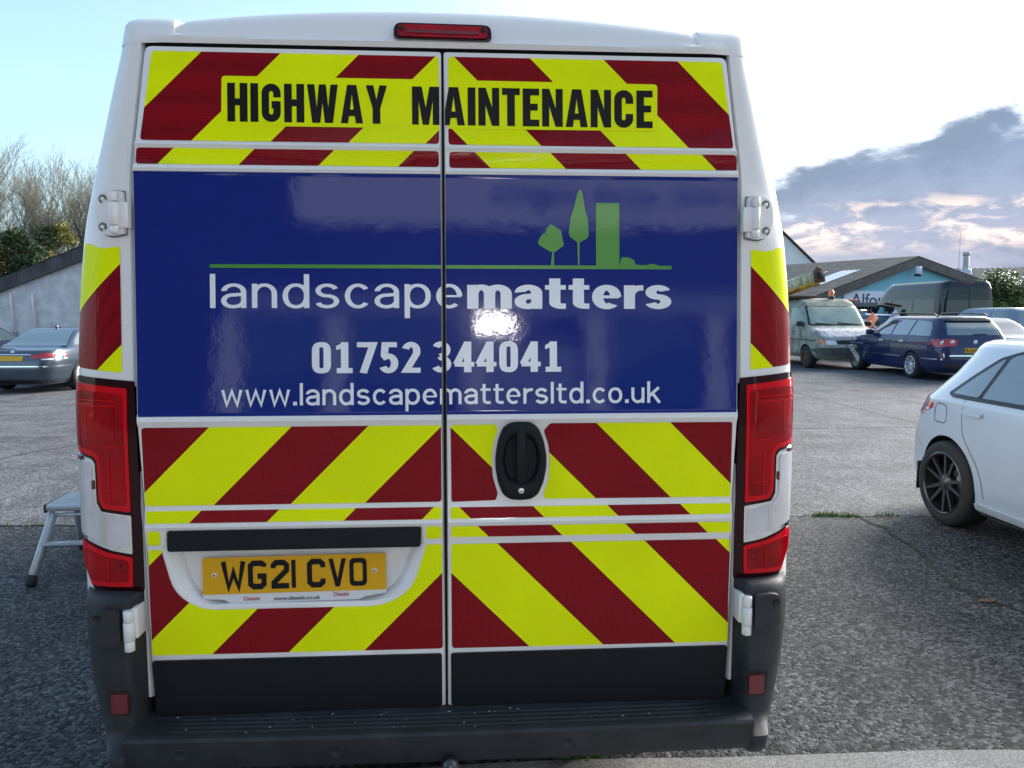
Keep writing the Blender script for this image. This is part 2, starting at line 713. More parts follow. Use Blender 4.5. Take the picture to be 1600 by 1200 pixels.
mat('white_vinyl', (0.80, 0.82, 0.88), 0.3, coat=0.4)
mat('green_vinyl', (0.045, 0.27, 0.012), 0.3, coat=0.8, bump=0.03, bscale=110)
mat('silver', (0.75, 0.76, 0.78), 0.25, metal=1.0)
mat('chrome', (0.85, 0.86, 0.88), 0.12, metal=1.0)
mat('plate_yellow', (0.78, 0.40, 0.0), 0.3, spec=0.2, coat=0.35, var=0.08, vscale=8)
mat('plate_white', (0.72, 0.73, 0.75), 0.3, coat=0.6)
mat('red_print', (0.45, 0.01, 0.015), 0.4)
mat('lamp_housing', (0.022, 0.001, 0.004), 0.15, spec=0.15, coat=0.25)
mat('lens_mid', (0.52, 0.003, 0.008), 0.1, spec=0.1, coat=0.4, var=0.6, vscale=5, bump2=0.2, b2scale=6)
mat('lens_red', (0.66, 0.003, 0.010), 0.12, spec=0.1, coat=0.3, bump2=0.06, b2scale=12)
mat('lens_dark', (0.46, 0.002, 0.008), 0.10, spec=0.1, coat=0.3, var=0.55, vscale=7, bump2=0.12, b2scale=5)
mat('lens_clear', (0.70, 0.66, 0.69), 0.2, coat=1.0, var=0.2, vscale=14)
mat('reflector_red', (0.16, 0.008, 0.014), 0.25, coat=0.6, bump=0.3, bscale=300)
mat('steel', (0.10, 0.10, 0.11), 0.35, metal=0.9)
mat('underbody', (0.015, 0.015, 0.015), 0.8)


def film(name, base, grazed):
    m = mat(name, base, rough=0.4, coat=0.3 if 'red' in name else 0.15, spec=0.06, coat_rough=0.07)
    ns, ls, b = nodes_of(m)
    tcn = ns.new('ShaderNodeTexCoord')
    vor = ns.new('ShaderNodeTexVoronoi')
    vor.inputs['Scale'].default_value = 135
    vor.inputs['Randomness'].default_value = 0.15
    ls.new(tcn.outputs['Object'], vor.inputs['Vector'])
    mx = ns.new('ShaderNodeMix')
    mx.data_type = 'RGBA'
    mr = ns.new('ShaderNodeMapRange')
    mr.inputs[1].default_value, mr.inputs[2].default_value = 0.25, 0.6
    ls.new(vor.outputs['Distance'], mr.inputs[0])
    ls.new(mr.outputs[0], mx.inputs[0])
    mx.inputs[6].default_value = (*base, 1)
    mx.inputs[7].default_value = (*grazed, 1)
    nz = ns.new('ShaderNodeTexNoise')
    nz.inputs['Scale'].default_value = 3.2
    nz.inputs['Detail'].default_value = 7
    ls.new(tcn.outputs['Object'], nz.inputs['Vector'])
    m2 = ns.new('ShaderNodeMapRange')
    m2.inputs[1].default_value, m2.inputs[2].default_value = 0.3, 0.7
    m2.inputs[3].default_value, m2.inputs[4].default_value = 0.90, 1.02
    ls.new(nz.outputs['Fac'], m2.inputs[0])
    mu = ns.new('ShaderNodeMix')
    mu.data_type = 'RGBA'
    mu.blend_type = 'MULTIPLY'
    mu.inputs[0].default_value = 1.0
    ls.new(mx.outputs[2], mu.inputs[6])
    ls.new(m2.outputs[0], mu.inputs[7])
    ls.new(mu.outputs[2], b.inputs['Base Color'])
    bn = ns.new('ShaderNodeBump')
    bn.inputs['Strength'].default_value = 0.10
    bn.inputs['Distance'].default_value = 0.003
    ls.new(vor.outputs['Distance'], bn.inputs['Height'])
    ls.new(bn.outputs[0], b.inputs['Normal'])
    ls.new(bn.outputs[0], b.inputs['Coat Normal'])
    return m


film('film_red', (0.32, 0.001, 0.009), (0.19, 0.001, 0.006))
film('film_yellow', (0.90, 1.0, 0.0), (0.85, 0.95, 0.0))

van = empty('work_van', (0, 0, 0))
tag(van, 'white work van with red and yellow chevrons and blue landscapematters rear doors', 'van')

DP = [(0.30, 0.004), (0.45, 0.0), (0.93, 0.0), (0.945, -0.001), (0.955, -0.004), (0.99, -0.006), (1.0, -0.010), (1.009, -0.006), (1.045, -0.004),
      (1.056, 0.0), (1.28, 0.0), (1.288, -0.004), (1.297, -0.008), (1.306, -0.006), (1.313, 0.0), (1.32, 0.0015), (1.975, 0.0555), (1.984, 0.053),
      (1.992, 0.049), (2.0, 0.053), (2.004, 0.0575), (2.045, 0.0605), (2.051, 0.058), (2.057, 0.054), (2.063, 0.058), (2.067, 0.0625), (2.33, 0.0845), (2.5, 0.098)]
ZC = [p[0] for p in DP]


def S0(z):
    return 0.0 if z < 1.30 else (z - 1.30) * 0.0818


def door_s(u, v, d):
    return Vector((u, lerp_tab(DP, v) - d, v))


XD = [(0.45, 0.826), (0.62, 0.834), (1.0, 0.836), (1.055, 0.834), (1.15, 0.838), (1.30, 0.844), (1.98, 0.849), (2.05, 0.843), (2.325, 0.812)]
XO = [(0.30, 0.93), (0.40, 1.0), (0.60, 1.035), (0.80, 1.048), (1.41, 1.044), (1.54, 1.042), (1.685, 1.035), (1.83, 1.021), (1.94, 0.999),
      (2.067, 0.969), (2.213, 0.936), (2.36, 0.899), (2.395, 0.889), (2.417, 0.87)]


def van_corner(s):
    def f(u, v, d):
        xd, xo = lerp_tab(XD, v) + 0.010, lerp_tab(XO, v)

        def y_at(x):
            q = min(1.0, max(0.0, (abs(x) - xd) / (xo - xd)))
            return S0(v) + 0.010 + 0.125 * (1 - (1 - q ** 2.6) ** (1 / 2.6))
        e = 0.003
        x = abs(u)
        y = y_at(x)
        dy = (y_at(min(x + e, xo)) - y_at(x - e)) / (min(x + e, xo) - (x - e))
        n = Vector((dy, -1, 0)).normalized()
        return Vector((s * (x + n.x * d), y + n.y * d, v))
    return f


# --- body shell
bm = bmesh.new()
for s in (-1, 1):
    rows = []
    zz = [0.5 + 0.05 * k for k in range(38)]
    for z in zz:
        xd, xo = lerp_tab(XD, z) + 0.010, lerp_tab(XO, z)
        f = van_corner(s)
        row = [Vector((s * xd, S0(z) + 0.075, z)), Vector((s * xd, S0(z) + 0.016, z))]
        for k in range(17):
            q = math.sin(k / 16 * math.pi / 2)
            row.append(f(xd + 0.003 + (xo - xd - 0.003) * q, z, 0.0))
        rows.append(row)
    grid(bm, rows, flip=(s < 0))


def roof_t(x):
    x = abs(x)
    if x < 0.69:
        return 2.459 - 0.041 * (x / 0.69) ** 2.2
    return lerp_tab([(0.69, 2.418), (0.703, 2.415), (0.711, 2.414), (0.716, 2.413), (0.734, 2.414), (0.739, 2.418), (0.75, 2.420), (0.835, 2.4235), (0.87, 2.417), (0.889, 2.395), (0.899, 2.36)], x)


def header_y(x, z):
    t = roof_t(x)
    u = min(1.0, max(0.0, (z - 2.335) / (t - 2.335)))
    fz = 0.085 * (1 - (1 - u ** 2.6) ** (1 / 2.6))
    q = min(1.0, max(0.0, (abs(x) - 0.822) / (0.899 - 0.822)))
    fx = 0.125 * (1 - (1 - q ** 2.6) ** (1 / 2.6))
    g = 0.016 if 0.712 < abs(x) < 0.736 and z > 2.366 else 0.0
    lip = -0.010 * math.exp(-((z - 2.35) / 0.008) ** 2) * (1 - smoothstep(.76, .83, abs(x)))
    return S0(z) + 0.002 + .008 * smoothstep(.76, .83, abs(x)) + max(fz, fx) + 0.3 * min(fz, fx) + g + lip


hx = [0.0, .1, .2, .3, .4, .5, .58, .64, .68, .695, .703, .708, .711, .714, .718, .732, .736, .739, .743, .75, .77, .80, .82, .84, .855, .868, .878, .886, .892, .897, .899]
hx = [-x for x in hx[:0:-1]] + hx
rows = []
for k in range(15):
    u = math.sin(k / 14 * math.pi / 2)
    rows.append([(x * (1 + .008 * (1 - u) * (abs(x) > .8)), header_y(x, 2.335 + (roof_t(x) - 2.335) * u), 2.335 + (roof_t(x) - 2.335) * u) for x in hx])
grid(bm, rows)
roof = []
for yv in (0.0, 0.02, 0.06, 0.15, 0.4, 1.0, 2.0, 3.0, 3.9):
    roof.append([(x, header_y(x, roof_t(x)) + yv, roof_t(x) + 0.05 * (1 - math.exp(-yv * 2)) * (1 if abs(x) < 0.7 else 0.3)) for x in hx])
grid(bm, roof)
# flank from the rear corner forwards, then the cab
for s in (-1, 1):
    rows = []
    for z in [0.42 + 0.06 * k for k in range(32)] + [2.36]:
        z = min(z, 2.36)
        xo = lerp_tab(XO, z)
        y0 = S0(z) + 0.134
        row = [(s * xo, y0 + t, z) for t in (0.0, 0.3, 0.6, 1.4, 2.2, 3.0, 3.7)]
        rows.append(row)
    grid(bm, rows, flip=(s < 0))
    # cab flank with the sloping windscreen line
    rows = []
    for k in range(14):
        z = 0.42 + 1.94 * k / 13
        yf = lerp_tab([(0.42, 5.30), (0.9, 5.36), (1.15, 5.15), (1.35, 4.75), (2.2, 4.0), (2.36, 3.9)], z)
        xo = lerp_tab(XO, z)
        y0 = S0(z) + 3.834
        rows.append([(s * (xo - 0.10 * t ** 3), y0 + (yf - y0) * t, z) for t in (0, .25, .5, .75, 1)])
    grid(bm, rows, flip=(s < 0))
rows = []
for z, yf in [(0.3, 5.28), (0.42, 5.30), (0.9, 5.36), (1.15, 5.15), (1.35, 4.75)]:
    xo = lerp_tab(XO, z) - 0.10
    rows.append([(x * xo, yf + 0.06 * (1 - x * x), z) for x in (-1, -.7, -.35, 0, .35, .7, 1)])
grid(bm, rows)
body = obj('body', bm, 'van_white', van)
body.data.set_sharp_from_angle(angle=R(50))

bm = bmesh.new()
rows = []
for z, yf in [(1.35, 4.75), (1.8, 4.35), (2.2, 4.0), (2.36, 3.9), (2.46, 3.85)]:
    xo = lerp_tab(XO, min(z, 2.36)) - 0.10
    rows.append([(x * xo, yf + 0.06 * (1 - x * x), z) for x in (-1, -.7, -.35, 0, .35, .7, 1)])
grid(bm, rows)
obj('windscreen', bm, 'glass_dark', van)
for s in (-1, 1):
    bm = fill_bm([rpoly([(3.55, 1.32), (4.62, 1.32), (4.05, 2.02), (3.55, 2.02)], 0.05)])
    cut_bm(bm, frange(3.5, 4.7, .2), frange(1.3, 2.1, .15))
    map_bm(bm, lambda u, v, d, s=s: Vector((s * (lerp_tab(XO, v) - 0.012 + d), u, v)), 0.016)
    obj('side_window', bm, 'glass_dark', van)
# floor pan and the dark seal frame behind the doors
bm = bmesh.new()
box(bm, -0.98, 0.98, 0.35, 5.0, 0.36, 0.47)
obj('floor_pan', bm, 'underbody', van)
bm = bmesh.new()
rows = [[(x, S0(z) + 0.05, z) for x in (-0.87, 0, 0.87)] for z in (0.42, 1.30, 1.9, 2.30)] + [[(x, S0(2.34) + 0.03, 2.345) for x in (-0.84, 0, 0.84)]]
grid(bm, rows)
obj('door_seal', bm, 'rubber', van)

# --- third brake lamp
hs = lambda u, v, d: Vector((u, header_y(u, v) - d, v))
bl = patch('brake_lamp', [rpoly([(-.134, 2.356), (.138, 2.353), (.138, 2.400), (-.134, 2.403)], [.012, .012, .028, .028])], hs, 0.012, 'lamp_housing', van, us=frange(-.13, .13, .05), vs=frange(2.35, 2.4, .01), skirt=0.02)
patch('lens', [rpoly([(-.122, 2.361), (.126, 2.358), (.126, 2.394), (-.122, 2.397)], .01)], hs, 0.016, 'lens_dark', bl, us=frange(-.13, .13, .05), vs=frange(2.35, 2.4, .01), skirt=0.006)
patch('lens', [rpoly([(-.098, 2.372), (.102, 2.369), (.102, 2.378), (-.098, 2.381)], .003)], hs, 0.0185, 'reflector_red', bl, skirt=0.004, vs=(2.375,))
for x in (-.113, .115):
    bm = bmesh.new()
    lathe(bm, [(0.0001, .004), (.007, .004), (.008, 0.0)], 14, Matrix.Translation((x, header_y(x, 2.384) - 0.016, 2.384)) @ Matrix.Rotation(R(-90), 4, 'Z'))
    obj('screw', bm, 'rubber', bl)

# --- rear doors
HOLE = rpoly([(-.783, .992), (-.783, .925), (-.755, .815), (-.69, .766), (-.18, .766), (-.104, .815), (-.062, .925), (-.062, .992)], [.012, .03, .07, .06, .06, .07, .03, .012], 6)
STRIPES = {-1: [], 1: []}
rnd = lambda p, r=.010: rpoly(p, r, 3)
STRIPES[-1] = [
    (rnd([(-.793, 2.311), (-.827, 2.068), (-.010, 2.068), (-.010, 2.311)]), [-2.971, -2.757, -2.543, -2.330, -2.116], 'y'),
    (rnd([(-.837, 2.047), (-.839, 2.003), (-.011, 2.003), (-.011, 2.047)]), [-2.784, -2.566, -2.348, -2.128], 'r'),
    (rnd([(-.833, 1.280), (-.832, 1.060), (-.010, 1.060), (-.010, 1.280)]), [-1.930, -1.705, -1.493, -1.286], 'r'),
    (rnd([(-.829, 1.046), (-.829, 1.011), (-.011, 1.011), (-.011, 1.046)], .006), [-1.724, -1.510, -1.297, -1.077], 'y'),
    (rnd([(-.828, .989), (-.828, .948), (-.792, .948), (-.792, .989)], .008), [], 'y'),
    (rnd([(-.055, .990), (-.055, .954), (-.011, .954), (-.011, .990)], .008), [], 'y'),
    (rpoly([(-.829, .934), (-.831, .628), (-.010, .626), (-.010, .936), (-.054, .936), (-.094, .808), (-.175, .758), (-.69, .758), (-.763, .808), (-.791, .925), (-.791, .934)],
           [.008, .01, .01, .008, .008, .07, .06, .06, .07, .03, .004], 5), [-1.718, -1.503, -1.292, -1.077, -.862], 'y'),
]
hcut = [(.300, 1.283), (.281, 1.262), (.2945, 1.222), (.300, 1.175), (.296, 1.120), (.281, 1.082), (.285, 1.064)]
lcut = [(.145, 1.062), (.150, 1.082), (.136, 1.130), (.133, 1.178), (.137, 1.225), (.150, 1.265), (.146, 1.281)]
STRIPES[1] = [
    (rnd([(.016, 2.311), (.016, 2.066), (.833, 2.066), (.799, 2.311)]), [2.136, 2.344, 2.558, 2.768, 2.981], 'r'),
    (rnd([(.018, 2.046), (.018, 2.001), (.844, 2.003), (.841, 2.047)]), [2.136, 2.350, 2.566, 2.786], 'r'),
    (rpoly([(.017, 1.280), (.018, 1.059)] + lcut, .006, 2), [1.291], 'r'),
    (rpoly(hcut[::-1] + [(.829, 1.282), (.829, 1.062)][::1], .006, 2), [1.291, 1.496, 1.715, 1.929], 'r'),
    (rnd([(.015, 1.044), (.016, 1.011), (.829, 1.013), (.829, 1.044)], .006), [1.084, 1.295, 1.510, 1.723], 'y'),
    (rnd([(.017, .989), (.017, .957), (.831, .957), (.829, .989)], .006), [1.081, 1.293, 1.507, 1.720], 'y'),
    (rnd([(.016, .936), (.016, .626), (.832, .624), (.831, .936)]), [.867, 1.084, 1.298, 1.513, 1.726], 'r'),
]
for s in (-1, 1):
    outer = [(s * 0.0034, 0.452)] + [(s * x, z) for z, x in XD] + [(s * 0.0034, 2.325)]
    outer = rpoly(outer, [.004] + [.012] + [.02] * (len(XD) - 2) + [.018] + [.008], 3)
    if area2(outer) < 0:
        outer = outer[::-1]
    face = inset(outer, 0.004)
    loops = [face] + ([HOLE] if s < 0 else [])
    bm = fill_bm(loops)
    cut_bm(bm, frange(s * 0.85 if s < 0 else 0, 0 if s < 0 else .85, .2), ZC)
    map_bm(bm, door_s, 0.0)
    # rolled edge
    grid(bm, [[door_s(*p, 0.0) for p in face + face[:1]], [door_s(p[0] * .3 + q[0] * .7, p[1] * .3 + q[1] * .7, -0.0012) for p, q in zip(face + face[:1], outer + outer[:1])],
              [door_s(*p, -0.004) for p in outer + outer[:1]], [door_s(*p, -0.032) for p in outer + outer[:1]]], flip=True)
    if s < 0:     # scooped number plate recess
        def rec(a, d):
            return [door_s(*p, d) for p in (a + a[:1])]
        i1 = inset(HOLE, 0.006)
        i2 = [((p[0] + .42) * .945 - .42, max(p[1], .770)) for p in inset(HOLE, 0.005)]
        i3 = [((p[0] + .42) * .90 - .42, .985 if p[1] > .95 else (p[1] - .86) * .95 + .862) for p in HOLE]
        grid(bm, [rec(HOLE, 0), rec(i1, -.003), rec(i2, -.016), rec(i3, -.034)], flip=False)
        vv = [bm.verts.new(door_s(*p, -.034)) for p in i3]
        bm.faces.new(vv)
    bmesh.ops.remove_doubles(bm, verts=bm.verts[:], dist=1e-5)
    bmesh.ops.recalc_face_normals(bm, faces=bm.faces[:])
    bm.faces.ensure_lookup_table()
    door = obj('rear_door', bm, 'van_white', van)
    door.data.set_sharp_from_angle(angle=R(35))
    door['label'] = 'left rear door with number plate recess' if s < 0 else 'right rear door with black door handle'
    # chevron film, one piece per stripe
    for poly, ks, first in STRIPES[s]:
        zs = [p[1] for p in poly]
        lo, hi = min(zs), max(zs)
        cuts = [z for z in ZC if lo < z < hi]
        bounds = [None] + ks + [None]
        c = first
        for a, b in zip(bounds, bounds[1:]):
            bm = fill_bm([poly])
            keep_between(bm, (1, 1) if s > 0 else (1, -1), a, b)
            if bm.faces:
                cut_bm(bm, (), cuts)
                map_bm(bm, door_s, 0.0014)
                obj('red_stripe' if c == 'r' else 'yellow_stripe', bm, 'film_red' if c == 'r' else 'film_yellow', door)
            else:
                bm.free()
            c = 'y' if c == 'r' else 'r'
    # HIGHWAY MAINTENANCE label backing
    if s < 0:
        lab = rpoly([(-.606, 2.246), (-.608, 2.110), (-.010, 2.110), (-.010, 2.246)], [.01, .01, 0, 0], 3)
    else:
        lab = rpoly([(.016, 2.110), (.610, 2.112), (.611, 2.244), (.016, 2.246)], [0, .01, .01, 0], 3)
    patch('label_backing', [lab], door_s, 0.0024, 'film_yellow', door)
    # blue panel to the very edges of the door
    bx = lambda z: s * (lerp_tab(XD, z) - 0.003)
    blue = [(s * 0.0065, 1.3105), (bx(1.31), 1.3105), (bx(1.65), 1.65), (bx(1.98), 1.983), (s * 0.0065, 1.983)]
    patch('blue_panel', [blue], door_s, 0.0012, 'blue_vinyl', door, vs=[z for z in ZC if 1.3105 < z < 1.983] + [1.323, 1.328, 1.345, 1.95, 1.967, 1.972] + frange(1.345, 1.95, .11), us=frange(min(0, s * .84), max(0, s * .84), .12))
    # black plastic lower panel
    lp = rpoly([(s * 0.013, .612), (s * 0.013, .456), (s * .8235, .453), (s * .8310, .613)], .008, 3)
    patch('lower_panel', [lp], door_s, 0.007, 'van_black', door, skirt=0.008, vs=(.47, .5, .59))
    if s < 0:
        DL = door
    else:
        DR = door


def lettering(bm, m, off, name='lettering', zcuts=True):
    """print that runs over both doors is cut at the gap between them"""
    for s, par in ((-1, DL), (1, DR)):
        b = bm.copy()
        if s < 0:
            keep_between(b, (1, 0), None, -0.0065)
        else:
            keep_between(b, (1, 0), 0.0065, None)
        if not b.faces:
            b.free()
            continue
        if zcuts:
            zs = [v.co.y for v in b.verts]
            cut_bm(b, (), [z for z in ZC if min(zs) < z < max(zs)])
        map_bm(b, door_s, off)
        obj(name, b, m, par)
    bm.free()


GL = {
    'H': (.52, [[(0, 0), (.2, 0), (.2, .42), (.32, .42), (.32, 0), (.52, 0), (.52, 1), (.32, 1), (.32, .6), (.2, .6), (.2, 1), (0, 1)]]),
    'I': (.20, [[(0, 0), (.2, 0), (.2, 1), (0, 1)]]),
    'W': (.80, [[(.13, 0), (.34, 0), (.40, .52), (.46, 0), (.67, 0), (.80, 1), (.61, 1), (.55, .40), (.49, 1), (.31, 1), (.25, .40), (.19, 1), (0, 1)]]),
    'A': (.58, [[(0, 0), (.19, 0), (.215, .19), (.365, .19), (.39, 0), (.58, 0), (.41, 1), (.17, 1)], [(.24, .36), (.34, .36), (.29, .76)]]),
    'Y': (.56, [[(.18, 0), (.38, 0), (.38, .40), (.56, 1), (.36, 1), (.28, .62), (.20, 1), (0, 1), (.18, .40)]]),
    'M': (.70, [[(0, 0), (.17, 0), (.17, .62), (.27, 0), (.43, 0), (.53, .62), (.53, 0), (.70, 0), (.70, 1), (.45, 1), (.35, .45), (.25, 1), (0, 1)]]),
    'N': (.54, [[(0, 0), (.185, 0), (.185, .54), (.35, 0), (.54, 0), (.54, 1), (.355, 1), (.355, .48), (.19, 1), (0, 1)]]),
    'T': (.46, [[(.13, 0), (.33, 0), (.33, .82), (.46, .82), (.46, 1), (0, 1), (0, .82), (.13, .82)]]),
    'E': (.43, [[(0, 0), (.43, 0), (.43, .18), (.2, .18), (.2, .42), (.39, .42), (.39, .6), (.2, .6), (.2, .82), (.43, .82), (.43, 1), (0, 1)]]),
}


def arc(cx, cy, rx, ry, a0, a1, n=7):
    return [(cx + rx * math.cos(R(a0 + (a1 - a0) * k / n)), cy + ry * math.sin(R(a0 + (a1 - a0) * k / n))) for k in range(n + 1)]


cpath = [(.41, .64)] + arc(.26, .75, .15, .15, 0, 90) [0:] + arc(.26, .75, .15, .15, 90, 180)[1:] + arc(.26, .25, .15, .15, 180, 270) + arc(.26, .25, .15, .15, 270, 360)[1:]
GL['C'] = (.52, [stroke(cpath + [(.41, .37)], .2)])
GL['G'] = (.52, [stroke(cpath + [(.41, .45), (.27, .45)], .19)])


def word(text, x0, x1, z0, z1, gap=.075):
    total = sum(GL[ch][0] for ch in text) + gap * (len(text) - 1)
    k = (x1 - x0) / total
    x = x0
    for ch in text:
        w, loops = GL[ch]
        lettering(fill_bm([[(x + p[0] * k, z0 + p[1] * (z1 - z0)) for p in lp] for lp in loops]), 'black_print', .0034, 'letter')
        x += (w + gap) * k


word('HIGHWAY', -.591, -.154, 2.121, 2.227)
word('MAINTENANCE', -.085, .597, 2.120, 2.226)
# landscapematters logo
lettering(fill_bm([[(-.643, 1.7195), (.651, 1.7195), (.651, 1.7295), (-.643, 1.7295)]]), 'green_vinyl', .0024, 'logo_line')
B0 = 1.7295
shapes = [
    [(.303, B0), (.308, 1.768), (.302, 1.768), (.269, 1.788), (.267, 1.796), (.279, 1.817), (.287, 1.820), (.293, 1.834), (.301, 1.845), (.306, 1.845), (.333, 1.829), (.335, 1.815), (.340, 1.792), (.340, 1.785), (.316, 1.768), (.312, 1.768), (.313, B0)],
    [(.381, B0), (.3795, 1.795), (.358, 1.811), (.355, 1.822), (.360, 1.862), (.370, 1.893), (.379, 1.932), (.385, 1.943), (.391, 1.943), (.395, 1.932), (.402, 1.885), (.410, 1.860), (.412, 1.815), (.408, 1.807), (.386, 1.795), (.385, B0)],
    [(.433, B0), (.433, 1.907), (.500, 1.907), (.500, B0)],
    [(.501, B0), (.504, 1.746), (.508, 1.754), (.530, 1.752), (.542, 1.746), (.546, 1.734), (.556, 1.7315), (.578, 1.731), (.590, 1.735), (.602, 1.734), (.616, B0)],
]
for sh in shapes:
    lettering(fill_bm([sh]), 'green_vinyl', .0024, 'logo_shape')
def ell(cx, cy, rx, ry, a0, a1, n=14):
    return arc(cx, cy, rx, ry, a0, a1, n)


def ring(cx, cy, rx, ry, w, wx, n=36):
    """bowl: outer and inner loop"""
    p = lambda a, b: [(cx + a * math.copysign(abs(math.cos(t)) ** .92, math.cos(t)), cy + b * math.copysign(abs(math.sin(t)) ** .92, math.sin(t))) for t in [2 * math.pi * k / n for k in range(n)]]
    return [p(rx, ry), p(rx - wx, ry - w)]


def lower(ch, w, c):
    """strokes of a sans letter, x-height 1, drawn c times as wide; each entry a list of loops"""
    h = w / 2
    g = h / c               # half stroke measured along the squeezed x axis
    W = .96
    S = lambda pts: [[(x / c, y) for x, y in stroke([(x * c, y) for x, y in pts], w)]]
    asc = 1.40
    if ch == 'l':
        return 2 * g, [S([(g, 0), (g, asc)])]
    if ch == '.':
        return 2.5 * g, [[[(0, 0), (2.5 * g, 0), (2.5 * g, w * 1.25), (0, w * 1.25)]]]
    if ch == 'o':
        return W, [ring(W / 2, .5, W / 2, .515, w, 2 * g)]
    if ch == 'd':
        return W, [ring(W / 2, .5, W / 2, .515, w, 2 * g), S([(W - g, 0), (W - g, asc)])]
    if ch == 'p':
        return W, [ring(W / 2, .5, W / 2, .515, w, 2 * g), S([(g, -.42), (g, 1.0)])]
    if ch == 'n':
        W = .90
        return W, [S([(g, 0), (g, 1)]), S([(g + .001, .55)] + ell(W / 2, .60, W / 2 - g, .415 - h, 180, 0) + [(W - g, 0)])]
    if ch == 'm':
        W = 1.44
        q = (W - 2 * g) / 2
        out = [S([(g, 0), (g, 1)])]
        for k in range(2):
            out.append(S([(g + q * k + .001, .55)] + ell(g + q * (k + .5), .62, q / 2, .395 - h, 180, 0) + [(g + q * (k + 1), 0)]))
        return W, out
    if ch == 'r':
        return .60, [S([(g, 0), (g, 1)]), S([(g + .001, .45)] + ell(.56, .56, .56 - g, .44 - h, 180, 90, 8) + [(.64, 1 - h)])]
    if ch == 'u':
        W = .90
        return W, [S([(W - g, 0), (W - g, 1)]), S([(g, 1)] + ell(W / 2, .40, W / 2 - g, .415 - h, 180, 360) + [(W - g - .001, .45)])]
    if ch == 'a':
        W = .90
        rx = W / 2 - g
        top = [(g + .02, .70)] + ell(W / 2, .67, rx, .345 - h, 165, 0, 12) + [(W - g, 0)]
        b = .58
        bowl = [(W - g, b - h * .2), (.44, b - h * .6)] + ell(.42, (b - h * .6 + h - .012) / 2, .42 - g, (b - h * .6 - h + .012) / 2, 100, 270, 12) + ell(.44, .30, W - g - .44, .30 - h + .012, 275, 345, 6)
        return W, [S(top), S(bowl)]
    if ch == 's':
        W = .88
        m = .505
        zu, ru, zl, rl = (1.012 - h + m) / 2, (1.012 - h - m) / 2, (m + h - .012) / 2, (m - h + .012) / 2
        return W, [S(ell(W / 2, zu, W / 2 - g - .02, ru, 18, 270, 18) + ell(W / 2, zl, W / 2 - g, rl, 90, -162, 18)[1:])]
    if ch == 'c':
        W = .88
        return W, [S(ell(.48, .5, .48 - g, .515 - h, 40, 320, 24))]
    if ch == 'e':
        return W, [S(ell(W / 2, .5, W / 2 - g, .515 - h, 0, 312, 26)), [[(g, .48 - h * .3), (W - g * .4, .48 - h * .3), (W - g * .4, .5 + h * .6), (g, .5 + h * .6)]]]
    if ch == 't':
        q = .14 + g
        return .68, [S([(q, 1.28), (q, .30)] + ell(q + .22, .26, .22, .26 - h, 180, 270, 6) + [(.68, h)]), [[(0, 1 - w * .85), (.68, 1 - w * .85), (.68, 1), (0, 1)]]]
    if ch == 'k':
        return .90, [S([(g, 0), (g, asc)]), S([(g, .40), (.80, 1.0)]), S([(.36, .62), (.86, 0)])]
    if ch == 'w':
        return 1.36, [S([(g * .9, 1), (.34, .04), (.68, .92), (1.02, .04), (1.36 - g * .9, 1)])]
    # figures, height 1.42
    H, W = 1.42, .86
    if ch == '0':
        o = rpoly([(0, -.01), (W, -.01), (W, H + .01), (0, H + .01)], .46, 8)
        q = 2 * g
        i_ = rpoly([(q, w - .01), (W - q, w - .01), (W - q, H + .01 - w), (q, H + .01 - w)], .30, 8)
        return W, [[o, i_]]
    if ch == '1':
        return W, [S([(.46, 0), (.46, H)]), S([(.10, h), (.82, h)]), [[(.08, H - .36), (.46, H - .24), (.46, H), (.40, H), (.08, H - .18)]]]
    if ch == '7':
        return W, [S([(0, H - h), (W - g * .75, H - h), (.28, 0)])]
    if ch == '5':
        return W, [S([(W - .06, H - h), (.10 + g, H - h), (.06 + g, .80)] + ell(W / 2 - .02, .44, W / 2 - g + .02, .455 - h, 118, -152, 18))]
    if ch == '2':
        return W, [S(ell(W / 2, H - .42, W / 2 - g, .43 - h, 160, -24, 12) + [(g + .04, h), (W, h)])]
    if ch == '3':
        return W, [S(ell(W / 2 - .03, H - .38, W / 2 - g, .39 - h, 150, -75, 14) + [(.36, H / 2 + .03)]), S([(.36, H / 2 + .03)] + ell(W / 2 - .03, .385, W / 2 - g + .03, .395 - h, 80, -150, 16))]
    if ch == '4':
        q = W - .10 - g
        return W, [S([(q, 0), (q, H)]), S([(q, H - .06), (.10, .40), (.10, .28 + h)]), [[(0, .26), (W + .03, .26), (W + .03, .26 + w * .9), (0, .26 + w * .9)]]]
    return .4, []


def sans(text, x0, x1, z0, z1, w, c, gap, m='white_vinyl', off=.0024):
    """x-height (or figure height) from z0 to z1; x stretched to x0..x1"""
    x = 0.0
    items = []
    for ch in text:
        adv, strokes = lower(ch, w, c)
        items.append((x, strokes))
        x += adv + gap
    kx = (x1 - x0) / (x - gap)
    kz = (z1 - z0) / (1.42 if text[0].isdigit() else 1.0)
    for ox, strokes in items:
        for k, loops in enumerate(strokes):
            g = fill_bm([[(x0 + (p[0] + ox) * kx, z0 + p[1] * kz) for p in lp] for lp in loops])
            lettering(g, m, off + .00025 * k, 'letter')


sans('landscape', -.643, .052, 1.609, 1.676, .135, .70, .20)
sans('matters', .066, .650, 1.607, 1.674, .225, .62, .09)
sans('01752', -.367, -.066, 1.428, 1.514, .235, .70, .16)
sans('344041', -.033, .334, 1.429, 1.515, .235, .70, .16)
sans('www.landscapemattersltd.co.uk', -.615, .617, 1.339, 1.383, .185, .92, .19)

